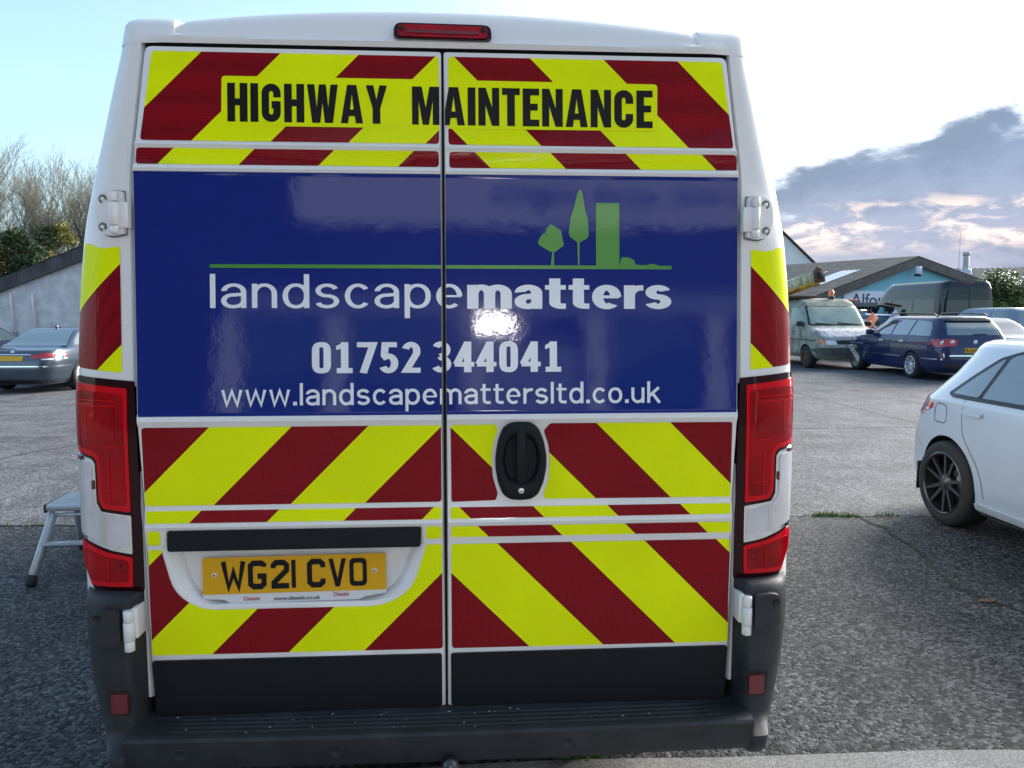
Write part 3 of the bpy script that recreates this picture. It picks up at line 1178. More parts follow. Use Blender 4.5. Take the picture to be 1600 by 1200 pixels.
# --- door handle
HS = [(.215, 1.289), (.245, 1.287), (.266, 1.271), (.281, 1.235), (.289, 1.190), (.289, 1.160), (.281, 1.115), (.266, 1.080), (.245, 1.065), (.215, 1.063),
      (.185, 1.065), (.164, 1.080), (.150, 1.115), (.143, 1.160), (.143, 1.190), (.150, 1.235), (.164, 1.271), (.185, 1.287)]
HS = rpoly(HS, .01, 3)[::-1]
pl = lambda u, v, d: Vector((u, -d, v))


def ringstack(bm, levels, close=True):
    rows = [[pl(p[0], p[1], d) for p in lp + lp[:1]] for lp, d in levels]
    grid(bm, rows)
    if close:
        lp, d = levels[-1]
        bm.faces.new([bm.verts.new(pl(p[0], p[1], d)) for p in lp])
    bmesh.ops.remove_doubles(bm, verts=bm.verts[:], dist=1e-6)
    bmesh.ops.recalc_face_normals(bm, faces=bm.faces[:])


def sc(lp, cx, cy, kx, ky):
    return [((p[0] - cx) * kx + cx, (p[1] - cy) * ky + cy) for p in lp]


bm = bmesh.new()
cx, cy = .216, 1.176
cup = sc(HS, cx, 1.19, .70, .60)
ringstack(bm, [(HS, -.004), (HS, .008), (sc(HS, cx, cy, .965, .98), .017), (sc(HS, cx, 1.18, .90, .93), .021), (sc(HS, cx, 1.192, .76, .68), .021), (sc(HS, cx, 1.192, .70, .62), .018), (sc(HS, cx, 1.192, .62, .55), .005), (sc(HS, cx, 1.192, .40, .40), .003)])
hd = obj('door_handle', bm, 'van_black', DR)
hd.data.set_sharp_from_angle(angle=R(50))
bm = bmesh.new()
rows = []
for k in range(11):
    t = k / 10
    z = 1.274 - .160 * t
    pr = .023 + .010 * math.sin(math.pi * min(1, t)) ** .6
    w = .0125 + .0015 * t
    rows.append([Vector((.2155 + x * w, -pr + dz, z)) for x, dz in ((-1, .018), (-1, .004), (-.7, 0), (.7, 0), (1, .004), (1, .018))])
grid(bm, rows, flip=True)
bm.faces.new([bm.verts.new(p) for p in rows[0]])
bm.faces.new([bm.verts.new(p) for p in rows[-1]])
bmesh.ops.remove_doubles(bm, verts=bm.verts[:], dist=1e-6)
bmesh.ops.recalc_face_normals(bm, faces=bm.faces[:])
obj('handle_grip', bm, 'van_black', DR).data.set_sharp_from_angle(angle=R(40))
bm = bmesh.new()
lathe(bm, [(.0001, .004), (.0075, .004), (.0092, .002), (.0092, -.006)], 24, Matrix.Translation((.2155, -.0205, 1.093)) @ Matrix.Rotation(R(-90), 4, 'Z'))
obj('key_lock', bm, 'silver', DR)
obj('key_slot', boxm(.2146, .2164, -.0252, -.024, 1.089, 1.097), 'rubber', DR, smooth=False)

# --- number plate and its bar, on the left door
bar = rpoly([(-.773, .990), (-.774, .931), (-.071, .932), (-.068, .990)], .008, 3)
patch('plate_lamp_bar', [bar], pl, .010, 'van_black', DL, skirt=0.045)
PT = Matrix.Translation((-.430, .0170, .852)) @ Matrix.Rotation(R(-3), 4, 'X') @ Matrix.Rotation(R(-.55), 4, 'Y')


def plate_s(u, v, d):
    return PT @ Vector((u, -d, v))


back = rpoly([(-.259, .053), (-.260, -.066), (-.20, -.069), (-.185, -.080), (.185, -.080), (.20, -.069), (.259, -.064), (.259, .053)], [.006, .006, .01, .01, .01, .01, .006, .006], 3)
patch('plate_holder', [back], plate_s, .0, 'plate_white', DL, skirt=0.004)
patch('number_plate', [rpoly([(-.259, .053), (-.260, -.053), (.258, -.053), (.259, .053)], .006, 3)], plate_s, .002, 'plate_yellow', DL, skirt=0.002)
PG = {
    'W': [stroke([(.008, 1), (.20, .08), (.40, .62), (.60, .08), (.792, 1)], .20)],
    'G': [stroke([(.62, .78), (.62, .84), (.52, .915), (.20, .915), (.085, .82), (.085, .18), (.20, .085), (.50, .085), (.615, .18), (.615, .45), (.36, .45)], .20)],
    '2': [stroke([(.085, .72), (.085, .82), (.20, .915), (.50, .915), (.615, .82), (.615, .64), (.10, .20), (.10, .085), (.70, .085)], .20)],
    '1': [[(0, 0), (.17, 0), (.17, 1), (0, 1)]],
    'C': [stroke([(.615, .70), (.615, .82), (.50, .915), (.20, .915), (.085, .82), (.085, .18), (.20, .085), (.50, .085), (.615, .18), (.615, .30)], .20)],
    'V': [[(.26, 0), (.44, 0), (.70, 1), (.52, 1), (.35, .28), (.18, 1), (0, 1)]],
    'O': [rpoly([(0, 0), (.7, 0), (.7, 1), (0, 1)], .2, 4), rpoly([(.17, .17), (.53, .17), (.53, .83), (.17, .83)], .09, 4)],
    'J': [stroke([(.0, .30), (.0, .18), (.11, .085), (.36, .085), (.47, .18), (.47, 1.0)], .20)],
    'B': [rpoly([(0, 0), (.68, 0), (.68, 1), (0, 1)], [0, .2, .2, 0], 4), [(.17, .15), (.50, .15), (.50, .42), (.17, .42)], [(.17, .58), (.48, .58), (.48, .85), (.17, .85)]],
    '5': [stroke([(.62, .915), (.10, .915), (.10, .56), (.48, .56), (.60, .46), (.60, .18), (.48, .085), (.18, .085), (.07, .18), (.07, .28)], .16)],
    '8': [rpoly([(0, 0), (.68, 0), (.68, 1), (0, 1)], .2, 4), [(.17, .15), (.51, .15), (.51, .42), (.17, .42)], [(.17, .58), (.51, .58), (.51, .85), (.17, .85)]],
}


def plate_text(items, z0, h, w, f, off, m, parent):
    for ch, x in items:
        kx = w
        bm = fill_bm([[(x + p[0] * kx, z0 + p[1] * h) for p in lp] for lp in PG[ch]])
        map_bm(bm, f, off)
        obj('plate_character', bm, m, parent, smooth=False)


plate_text([('W', -.201), ('G', -.131), ('2', -.067), ('1', -.010), ('C', .035), ('V', .095), ('O', .154)], -.040, .081, .071, plate_s, .0032, 'black_print', DL)
for txt, bx4, mm in (('www.diesels.co.uk', (-.062, .070, -.0745, -.064), 'black_print'), ('Diesels', (-.145, -.100, -.0725, -.062), 'red_print'), ('Diesels', (.108, .151, -.068, -.057), 'red_print')):
    bm = text_bm(txt, bx4, 0.012)
    map_bm(bm, plate_s, .0032)
    obj('small_print', bm, mm, DL, smooth=False)
for x in (-.226, .226):
    bm = bmesh.new()
    lathe(bm, [(.0001, .0035), (.0028, .0035), (.003, .003), (.0048, .003), (.0065, .002), (.0068, -.001)], 16, PT @ Matrix.Translation((x, -.0020, .003)) @ Matrix.Rotation(R(-90), 4, 'Z'))
    obj('plate_screw', bm, 'plate_white', DL)
    bm = bmesh.new()
    lathe(bm, [(.0001, .004), (.0026, .004), (.0027, .003)], 10, PT @ Matrix.Translation((x, -.0021, .003)) @ Matrix.Rotation(R(-90), 4, 'Z'))
    obj('plate_screw', bm, 'rubber', DL)

# --- pillars: film, hinges, tail lamps
for s in (-1, 1):
    f = van_corner(s)
    fl = [(.888, 1.778), (.945, 1.772), (.972, 1.785), (1.000, 1.790), (1.020, 1.62), (1.030, 1.445), (.886, 1.431)]
    fl = rpoly(fl, [.006, .02, .02, .012, .0, .014, .008], 3)
    for nm, a, b, mm in (('yellow_stripe', None, 2.395, 'film_yellow'), ('red_stripe', 2.395, 2.618, 'film_red'), ('yellow_stripe', 2.618, None, 'film_yellow')):
        bm = fill_bm([fl])
        keep_between(bm, (1, 1), a, b)
        cut_bm(bm, frange(.886, 1.03, .008), frange(1.43, 1.79, .03))
        map_bm(bm, f, .0015)
        obj(nm, bm, mm, van)
    # tail lamp
    LAMP = rpoly([(.8555, 1.408), (.8500, 1.30), (.8475, 1.10), (.8475, .812), (.995, .812), (1.036, .90), (1.0365, 1.40), (1.028, 1.423)], [.004, .0, .0, .008, .02, .0, .02, .014], 3)
    cu, cv = frange(.8475, 1.0365, .011), frange(.81, 1.42, .03)
    lamp = patch('tail_lamp', [LAMP], f, .004, 'lamp_housing', van, us=cu, vs=cv, skirt=0.03)
    top = [(.872, 1.388), (.874, 1.042), (.950, 1.052), (.962, 1.075), (.962, 1.182), (.972, 1.198), (1.034, 1.212), (1.0345, 1.405)]
    inner = [(.883, 1.372), (.885, 1.060), (.945, 1.066), (.950, 1.085), (.951, 1.19), (.963, 1.212), (1.027, 1.225), (1.029, 1.375), (1.0, 1.382)]
    white = [(.873, 1.032), (.874, .922), (.93, .932), (1.031, .965), (1.0345, 1.00), (1.0345, 1.202), (.978, 1.190), (.969, 1.178), (.969, 1.066), (.957, 1.043)]
    low = [(.874, .912), (.877, .828), (.998, .828), (1.030, .90), (1.032, .955), (.95, .928)]
    patch('red_lens', [rpoly(top, .006, 3)], f, .0075, 'lens_red', lamp, us=cu, vs=cv, skirt=0.006)
    patch('reflector', [rpoly(inner, .010, 3)], f, .0095, 'lens_dark', lamp, us=cu, vs=cv, skirt=0.003)
    patch('reflector', [rpoly([(.906, 1.345), (1.015, 1.350), (1.015, 1.245), (.906, 1.235)], .012, 3)], f, .0110, 'lens_mid', lamp, us=cu, vs=cv, skirt=0.002)
    patch('clear_lens', [rpoly(white, .005, 3)], f, .0070, 'chrome', lamp, us=cu, vs=cv, skirt=0.006)
    patch('clear_lens', [rpoly([(.882, 1.025), (.882, .944), (.934, .950), (1.029, .976), (1.031, 1.19), (.985, 1.18), (.979, 1.17), (.979, 1.06), (.96, 1.036)], .006, 3)], f, .0095, 'lens_clear', lamp, us=cu, vs=cv, skirt=0.003)
    patch('lens_rib', [rpoly([(.946, 1.030), (.946, .952), (.958, .955), (.958, 1.032)], .002, 2)], f, .0110, 'silver', lamp, us=cu, skirt=.003)
    patch('lens_rib', [rpoly([(.974, 1.13), (.974, 1.105), (.979, 1.105), (.979, 1.13)], .001, 2)], f, .0110, 'reflector_red', lamp, skirt=.003)
    patch('lens_rib', [rpoly([(1.012, 1.196), (1.012, 1.185), (1.027, 1.187), (1.027, 1.198)], .002, 2)], f, .0110, 'reflector_red', lamp, us=cu, skirt=.003)
    patch('red_lens', [rpoly(low, .006, 3)], f, .0075, 'lens_red', lamp, us=cu, vs=cv, skirt=0.006)
    patch('reflector', [rpoly([(.886, .902), (.888, .842), (.998, .842), (1.024, .90), (1.022, .932), (.95, .914)], .01, 3)], f, .0095, 'lens_dark', lamp, us=cu, vs=cv, skirt=0.003)
    for za, xa, xb in ((1.352, .900, 1.02), (1.338, .900, 1.02), (1.225, .895, .945), (1.10, .892, .94)):
        patch('lens_rib', [[(xa, za), (xb, za + .004), (xb, za + .007), (xa, za + .003)]], f, .0118, 'lens_red', lamp, us=cu, skirt=.001)
    for xa, za, zb in ((.925, 1.07, 1.20), (.985, 1.25, 1.34), (.94, .85, .90)):
        patch('lens_rib', [[(xa, za), (xa + .003, za), (xa + .003, zb), (xa, zb)]], f, .0118, 'lens_red', lamp, vs=frange(za, zb, .04), skirt=.001)
    bm = bmesh.new()
    lathe(bm, [(.013, .0100), (.012, .0122), (.009, .0122), (.008, .0105), (.0001, .0105)], 18, Matrix.Translation(f(.905, .884, 0)) @ Matrix.Rotation(R(-90 + s * 4), 4, 'Z'))
    obj('bulb_socket', bm, 'lens_dark', lamp)
    # upper hinge
    hin = patch('door_hinge', [rpoly([(.873, 1.926), (.868, 1.812), (.905, 1.804), (.930, 1.815), (.941, 1.845), (.943, 1.890), (.935, 1.918), (.912, 1.927)], [.004, .004, .02, .02, .02, .02, .02, .02], 4)], f, .022, 'van_white', van, us=frange(.868, .943, .012), skirt=0.026)
    patch('shadow_outline', [rpoly([(.870, 1.930), (.865, 1.808), (.905, 1.800), (.934, 1.811), (.946, 1.843), (.948, 1.892), (.939, 1.922), (.912, 1.931)], [.004, .004, .02, .02, .02, .02, .02, .02], 4)], f, .0025, 'cup_grey', hin, us=frange(.868, .946, .012))  # grey rim past the hinge plate, painting in the shadow around it
    for z in (1.905, 1.829):
        bm = bmesh.new()
        o3 = f(.922, z, 0.0)
        mt = Matrix.Translation(o3) @ Matrix.Rotation(R(-90 + s * 8), 4, 'Z')
        lathe(bm, [(.0125, .0228), (.0112, .0232), (.0100, .0226), (.0001, .0225)], 18, mt)
        obj('bolt_cup', bm, 'cup_grey', hin)
        bm = bmesh.new()
        lathe(bm, [(.0055, .022), (.0055, .0265), (.0045, .0275), (.0001, .0275)], 8, mt)
        obj('bolt', bm, 'van_white', hin)
    yh = S0(1.86) - .020
    for z0, z1, rr in ((1.898, 1.923, .0115), (1.834, 1.894, .0125), (1.811, 1.831, .0115)):
        bm = bmesh.new()
        lathe(bm, [(.0001, 0), (rr - .001, 0), (rr, .001), (rr, z1 - z0 - .001), (rr - .001, z1 - z0), (.0001, z1 - z0)], 20, Matrix.Translation((s * .890, yh, z0)) @ Matrix.Rotation(R(-90), 4, 'Y'))
        obj('barrel', bm, 'van_white', hin)
    bm = bmesh.new()
    box(bm, min(s * .889, s * .853), max(s * .889, s * .853), yh - .003, yh + .028, 1.826, 1.896, .003, 2)
    obj('hinge_leaf', bm, 'van_white', hin)
    # lower hinge
    yh = -.020
    hin = empty('door_hinge', (0, 0, 0))
    hin.parent = van
    for z0, z1, rr in ((.752, .782, .0135), (.697, .750, .0150), (.668, .695, .0135)):
        bm = bmesh.new()
        lathe(bm, [(.0001, 0), (rr - .001, 0), (rr, .001), (rr, z1 - z0 - .001), (rr - .001, z1 - z0), (.0001, z1 - z0)], 20, Matrix.Translation((s * .868, yh - .035, z0)) @ Matrix.Rotation(R(-90), 4, 'Y'))
        obj('barrel', bm, 'van_white', hin)
    bm = bmesh.new()
    box(bm, min(s * .864, s * .846), max(s * .864, s * .846), yh - .030, yh + .03, .700, .785, .004, 2)
    obj('hinge_leaf', bm, 'van_white', hin)

# --- bumper
for s in (-1, 1):
    xob = [(.335, .905), (.36, .928), (.395, .944), (.415, .972), (.44, .988), (.565, 1.012), (.70, 1.028), (.815, 1.030)]
    yfr = [(.335, -.100), (.35, -.116), (.375, -.124), (.395, -.120), (.410, -.078), (.43, -.060), (.60, -.060), (.76, -.052), (.80, -.045), (.815, -.030)]

    def bumper_s(u, v, d, s=s):
        xo, yf = lerp_tab(xob, v), lerp_tab(yfr, v)
        q = min(1.0, max(0.0, (abs(u) - .90) / (xo - .90)))
        y = yf + 0.16 * (1 - (1 - q ** 2.4) ** (1 / 2.4))
        return Vector((u, y - d, v))
    bm = bmesh.new()
    rows = []
    for k in range(41):
        z = .335 + .48 * k / 40
        xo, yf = lerp_tab(xob, z), lerp_tab(yfr, z)
        row = [Vector((s * .846, .03, z)), Vector((s * .852, -.004, z)), Vector((s * .862, yf + .022, z)), Vector((s * .868, yf + .006, z)), Vector((s * .876, yf, z))]
        for j in range(15):
            q = math.sin(j / 14 * math.pi / 2)
            u = .885 + (xo - .885) * q
            row.append(bumper_s(s * u, z, 0))
        row += [Vector((s * (xo + .012), yf + .4, z)), Vector((s * (xo + .012), yf + .55, z))]
        rows.append(row)
    vs = grid(bm, rows, flip=(s < 0))
    bm.faces.new(vs[-1])
    bm.faces.new(vs[0][::-1])
    bmesh.ops.recalc_face_normals(bm, faces=bm.faces[:])
    bc = obj('bumper_corner', bm, 'van_bumper', van)
    bc.data.set_sharp_from_angle(angle=R(55))
    f = lambda u, v, d, s=s: bumper_s(s * u, v, d)
    cu = frange(.87, .97, .012)
    pk = patch('sensor_cover', [rpoly([(.888, .786), (.886, .694), (.905, .688), (.966, .692), (.968, .782), (.935, .790)], [.01, .014, .01, .012, .014, .008], 4)], f, .017, 'van_bumper', bc, us=cu, vs=(.70, .74, .78), skirt=0.022)
    bm = bmesh.new()
    lathe(bm, [(.0095, .0195), (.008, .019), (.0075, .0180), (.0001, .0175)], 18, Matrix.Translation(f(.948, .764, 0)) @ Matrix.Rotation(R(-90 + s * 12), 4, 'Z'))
    obj('sensor', bm, 'rubber', bc)
    patch('reflector_recess', [rpoly([(.868, .558), (.868, .484), (.930, .484), (.936, .558)], .01, 3)], f, .0015, 'rubber', bc, us=cu)
    patch('reflector', [rpoly([(.876, .549), (.876, .493), (.921, .493), (.921, .549)], .004, 2)], f, .008, 'reflector_red', bc, us=cu, skirt=0.008)
# step
SP = [(.03, .452), (-.008, .452), (-.016, .4475), (-.028, .447), (-.034, .4430), (-.040, .447), (-.050, .447), (-.056, .4430), (-.062, .447), (-.072, .447), (-.078, .4430), (-.084, .447),
      (-.094, .447), (-.100, .4430), (-.106, .447), (-.118, .4465), (-.128, .443), (-.134, .436), (-.133, .42), (-.124, .368), (-.116, .352), (-.10, .346), (.10, .346)]
bm = bmesh.new()
rows = []
for k in range(41):
    x = -.872 + 1.744 * k / 40
    e = smoothstep(.74, .80, abs(x))
    rows.append([Vector((x, y + .012 * (abs(x) / .87) ** 2, z if not (-.11 < y < -.02) else z + (.447 - z) * e)) for y, z in SP])
grid(bm, rows, flip=True)
bmesh.ops.recalc_face_normals(bm, faces=bm.faces[:])
st = obj('bumper_step', bm, 'van_bumper', van)
st.data.set_sharp_from_angle(angle=R(30))
for x in (-.72, -.30, .34, .74):
    bm = bmesh.new()
    lathe(bm, [(.0200, .0005), (.0190, .0022), (.0160, .0022), (.0150, .0008), (.0001, .0016)], 22, Matrix.Translation((x, -.1290 + .012 * (x / .87) ** 2, .398)) @ Matrix.Rotation(R(-90), 4, 'Z') @ Matrix.Rotation(R(9.5), 4, 'Y'))
    obj('parking_sensor', bm, 'van_bumper', st)
mat('grit', (0.42, 0.42, 0.40), 0.9)
bm = bmesh.new()
for k in range(46):
    gx, gy, gs = random.uniform(-.80, .80), random.uniform(-.11, -.005), random.uniform(.0008, .0024)
    bmesh.ops.create_icosphere(bm, subdivisions=1, radius=gs, matrix=Matrix.Translation((gx, gy + .012 * (gx / .87) ** 2, .4475)) @ Matrix.Diagonal((1.6, 1, .6, 1)))
gr_ = obj('grit', bm, 'grit', st, smooth=False)
gr_['kind'] = 'stuff'
# tow bar
bm = bmesh.new()
tube(bm, [(.012, .05, .25), (.012, -.10, .25), (.012, -.135, .27), (.012, -.14, .33)], [.022, .022, .020, .013], 12)
tb = obj('tow_bar', bm, 'steel', van)
bm = bmesh.new()
bmesh.ops.create_uvsphere(bm, u_segments=24, v_segments=16, radius=.025, matrix=Matrix.Translation((.012, -.14, .352)))
obj('tow_ball', bm, 'steel', tb)
obj('cross_beam', boxm(-.55, .55, .06, .12, .24, .31, .006), 'underbody', van)

# wheels
mat('tyre', (0.018, 0.018, 0.019), 0.8, bump=0.3, bscale=80)
mat('rim_silver', (0.62, 0.63, 0.65), 0.3, metal=0.4)
mat('rim_black', (0.018, 0.019, 0.021), 0.35, coat=0.4)


def make_wheel(r, w, rim_r, spokes, style, rim_m):
    """wheel turned about X, outer face at +X"""
    bm = bmesh.new()
    lathe(bm, [(rim_r, -w / 2), (rim_r + .02, -w / 2 - .006), (r - .03, -w / 2 - .002), (r - .006, -w / 2 + .02), (r, -w / 2 + .04), (r, w / 2 - .04), (r - .006, w / 2 - .02), (r - .03, w / 2 + .002), (rim_r + .02, w / 2 + .006), (rim_r, w / 2)], 48)
    bmesh.ops.recalc_face_normals(bm, faces=bm.faces[:])
    wh = obj('wheel', bm, 'tyre')
    bm = bmesh.new()
    lathe(bm, [(rim_r + .004, w / 2 + .002), (rim_r - .006, w / 2 + .007), (rim_r - .016, w / 2 - .002), (rim_r - .02, w / 2 - .03), (rim_r - .045, -w / 2 + .03), (rim_r - .045, -w / 2)], 48)
    lathe(bm, [(.0001, w / 2 - .008), (.028, w / 2 - .008), (.034, w / 2 - .012), (.075, w / 2 - .026), (.08, w / 2 - .06)], 24)
    for k in range(spokes):
        a = 2 * math.pi * k / spokes
        for side in ((-1, 1) if style == 'twin' else (0,)):
            w0, w1 = (.013, .010) if style == 'twin' else (.035, .024)
            p0 = Vector((w / 2 - .020, .055, side * .016))
            p1 = Vector((w / 2 - .004, rim_r - .012, side * rim_r * .24))
            d = (p1 - p0).normalized()
            n = d.cross(Vector((1, 0, 0))).normalized()
            th = Vector((-.028, 0, 0))
            q = [p0 + n * w0, p0 - n * w0, p1 - n * w1, p1 + n * w1]
            rot = Matrix.Rotation(a, 4, 'X')
            vt = [bm.verts.new(rot @ p) for p in q] + [bm.verts.new(rot @ (p + th)) for p in q]
            for ix in ((0, 1, 2, 3), (7, 6, 5, 4), (0, 4, 5, 1), (1, 5, 6, 2), (2, 6, 7, 3), (3, 7, 4, 0)):
                bm.faces.new([vt[i] for i in ix])
    bmesh.ops.recalc_face_normals(bm, faces=bm.faces[:])
    rm = obj('rim', bm, rim_m, wh)
    rm.data.set_sharp_from_angle(angle=R(35))
    bm = bmesh.new()
    lathe(bm, [(.0001, w / 2 - .07), (rim_r * .62, w / 2 - .07), (rim_r * .62, w / 2 - .09)], 24)
    obj('brake_disc', bm, 'steel', wh)
    return wh


def put_wheels(car, proto, places):
    """places: x, y, side"""
    for i, (x, y, z, sd) in enumerate(places):
        w = proto if i == 0 else copy_tree(proto)
        w.parent = car
        w.location = (x, y, z)
        w.rotation_euler = (0.37 * i, 0, 0 if sd > 0 else math.pi)


put_wheels(van, make_wheel(.345, .215, .205, 8, 'single', 'rim_silver'), [(-.90, 1.02, .345, -1), (.90, 1.02, .345, 1), (-.90, 4.47, .345, -1), (.90, 4.47, .345, 1)])

# ---------------------------------------------------------------- cars
mat('paint_white', (0.44, 0.515, 0.59), 0.25, coat=1.0, spec=0.5)
mat('paint_navy', (0.008, 0.016, 0.075), 0.28, coat=0.8, spec=0.2)
mat('paint_steel', (0.050, 0.068, 0.095), 0.3, metal=0.5, coat=1.0)
mat('paint_silver', (0.13, 0.16, 0.20), 0.6, spec=0.2)
mat('paint_ice', (0.15, 0.22, 0.30), 0.4, metal=0.1, coat=0.5)
mat('paint_violet', (0.02, 0.02, 0.09), 0.3, metal=0.2, coat=1.0)
mat('paint_black', (0.006, 0.007, 0.009), 0.12, coat=0.6, spec=0.2)
mat('glass', (0.075, 0.115, 0.13), 0.03, spec=1.0, coat=1.0, coat_rough=0.01)
M['glass'].node_tree.nodes['Principled BSDF'].inputs['Coat IOR'].default_value = 1.9
mat('trim', (0.012, 0.012, 0.013), 0.35)
mat('car_red', (0.42, 0.006, 0.012), 0.15, coat=1.0)
mat('car_amber', (0.75, 0.16, 0.02), 0.2, coat=0.8)
mat('car_lamp', (0.72, 0.74, 0.76), 0.15, coat=1.0)
mat('old_paint', (0.42, 0.43, 0.36), 0.8, var2=(0.14, 0.15, 0.11), vscale=5, bump=0.3, bscale=60)
mat('old_bonnet', (0.66, 0.66, 0.68), 0.85, var2=(0.26, 0.25, 0.26), vscale=9, bump=0.4, bscale=40)
mat('old_glass', (0.34, 0.40, 0.32), 0.25, var2=(0.20, 0.26, 0.24), vscale=2.5, coat=0.2)
mat('old_bumper', (0.10, 0.105, 0.10), 0.8, var=0.4, vscale=8)
mat('shut_line', (0.02, 0.02, 0.022), 0.8)


class Car:
    """waterline loft: prof rows are z, rear y, front y, half width"""

    def __init__(self, name, prof, n, paint, arch=None, arch_r=.36, sub=4, ground=0.0, crown=.05):
        self.root = empty(name)
        self.prof, self.n, self.ground = prof, n, ground
        zs = []
        for a, b in zip(prof, prof[1:]):
            k = max(1, sub)
            zs += [a[0] + (b[0] - a[0]) * i / k for i in range(k)]
        zs.append(prof[-1][0])
        N = 72
        bm = bmesh.new()
        rings = []
        for z in zs:
            lr, lf, w = self.row(z)
            c, L = (lr + lf) / 2, (lf - lr) / 2
            ring_ = []
            for k in range(N):
                t = 2 * math.pi * (k + .5) / N
                t = t + 0.16 * math.sin(4 * t)
                cx, sy = math.cos(t), math.sin(t)
                ring_.append(bm.verts.new((w * math.copysign(abs(cx) ** (2 / n), cx), c + L * math.copysign(abs(sy) ** (2 / n), sy), z)))
            rings.append(ring_)
        for r0, r1 in zip(rings, rings[1:]):
            for k in range(N):
                bm.faces.new((r0[k], r0[(k + 1) % N], r1[(k + 1) % N], r1[k]))
        bm.faces.new(rings[0][::-1])
        # roof cap built as a shallow dome
        last = rings[-1]
        z = prof[-1][0]
        lr, lf, w = self.row(z)
        c = (lr + lf) / 2
        for q, dz in ((.8, .35), (.5, .75), (.2, .97)):
            new = [bm.verts.new((v.co.x * q, c + (v.co.y - c) * q, z + crown * dz)) for v in rings[-1]]
            for k in range(N):
                bm.faces.new((last[k], last[(k + 1) % N], new[(k + 1) % N], new[k]))
            last = new
        bm.faces.new(last)
        bmesh.ops.recalc_face_normals(bm, faces=bm.faces[:])
        self.body = obj('body', bm, paint, self.root)
        if arch:
            me = self.body.data
            me.materials.append(M['underbody'])
            cb = bmesh.new()
            for y, zc_ in arch:
                for s in (-1, 1):
                    x0 = s * (self.row(.4)[2] - .30)
                    lathe_prof = [(.0001, 0), (arch_r, 0), (arch_r, .6), (.0001, .6)]
                    lathe(cb, lathe_prof, 40, Matrix.Translation((x0, y, zc_)) @ Matrix.Rotation(0 if s > 0 else math.pi, 4, 'Z'))
            bmesh.ops.remove_doubles(cb, verts=cb.verts[:], dist=.0005)
            bmesh.ops.recalc_face_normals(cb, faces=cb.faces[:])
            cm = bpy.data.meshes.new('cut')
            cb.to_mesh(cm)
            cb.free()
            cm.materials.append(M['underbody'])
            co = bpy.data.objects.new('cut', cm)
            col.objects.link(co)
            md = self.body.modifiers.new('arch', 'BOOLEAN')
            md.operation = 'DIFFERENCE'
            md.object = co
            md.solver = 'EXACT'
            try:
                md.material_mode = 'TRANSFER'
            except Exception:
                pass
            dg = bpy.context.evaluated_depsgraph_get()
            dg.update()
            new = bpy.data.meshes.new_from_object(self.body.evaluated_get(dg))
            self.body.modifiers.clear()
            self.body.data = new
            bpy.data.objects.remove(co)
            new.polygons.foreach_set('use_smooth', [True] * len(new.polygons))
            new.set_sharp_from_angle(angle=R(42))

    def row(self, z):
        p = self.prof
        return tuple(lerp_tab([(r[0], r[i]) for r in p], z) for i in (1, 2, 3))

    def side(self, s):
        def f(u, v, d):
            lr, lf, w = self.row(v)
            c, L = (lr + lf) / 2, (lf - lr) / 2
            q = min(.9999, abs((u - c) / L))
            return Vector((s * (w * (1 - q ** self.n) ** (1 / self.n) + d), u, v))
        return f

    def end(self, rear=True):
        def f(u, v, d):
            lr, lf, w = self.row(v)
            c, L = (lr + lf) / 2, (lf - lr) / 2
            q = min(.9999, abs(u / w))
            y = L * (1 - q ** self.n) ** (1 / self.n)
            return Vector((u, c - y - d, v)) if rear else Vector((u, c + y + d, v))
        return f

    def on_side(self, name, pts, m, s=None, off=.006, r=.02, skirt=.006, parent=None):
        for q in ((-1, 1) if s is None else (s,)):
            us = [p[0] for p in pts]
            vs = [p[1] for p in pts]
            patch(name, [rpoly(pts, r, 3)], self.side(q), off, m, parent or self.root, us=frange(min(us), max(us), .12), vs=frange(min(vs), max(vs), .06), skirt=skirt)

    def on_end(self, name, pts, m, rear=True, off=.006, r=.02, mirror=False, skirt=.006, parent=None):
        o = None
        for q in ((1, -1) if mirror else (1,)):
            pp = [(p[0] * q, p[1]) for p in pts]
            us = [p[0] for p in pp]
            vs = [p[1] for p in pp]
            o = patch(name, [rpoly(pp, r, 3)], self.end(rear), off, m, parent or self.root, us=frange(min(us), max(us), .10), vs=frange(min(vs), max(vs), .05), skirt=skirt)
        return o

    def line(self, pts, s, m='shut_line', w=.006, name='panel_gap'):
        self.on_side(name, stroke(pts, w), m, s, off=.0015, r=0, skirt=0)

    def place(self, x, y, rz=0.0, z=None):
        self.root.location = (x, y, gz(x, y) if z is None else z)
        self.root.rotation_euler = (0, 0, rz)


def mirror_part(car, s, y, z, x, m):
    bm = bmesh.new()
    box(bm, min(s * x, s * (x + .20)), max(s * x, s * (x + .20)), y - .05, y + .06, z, z + .14, .035, 3)
    obj('wing_mirror', bm, m, car.root)


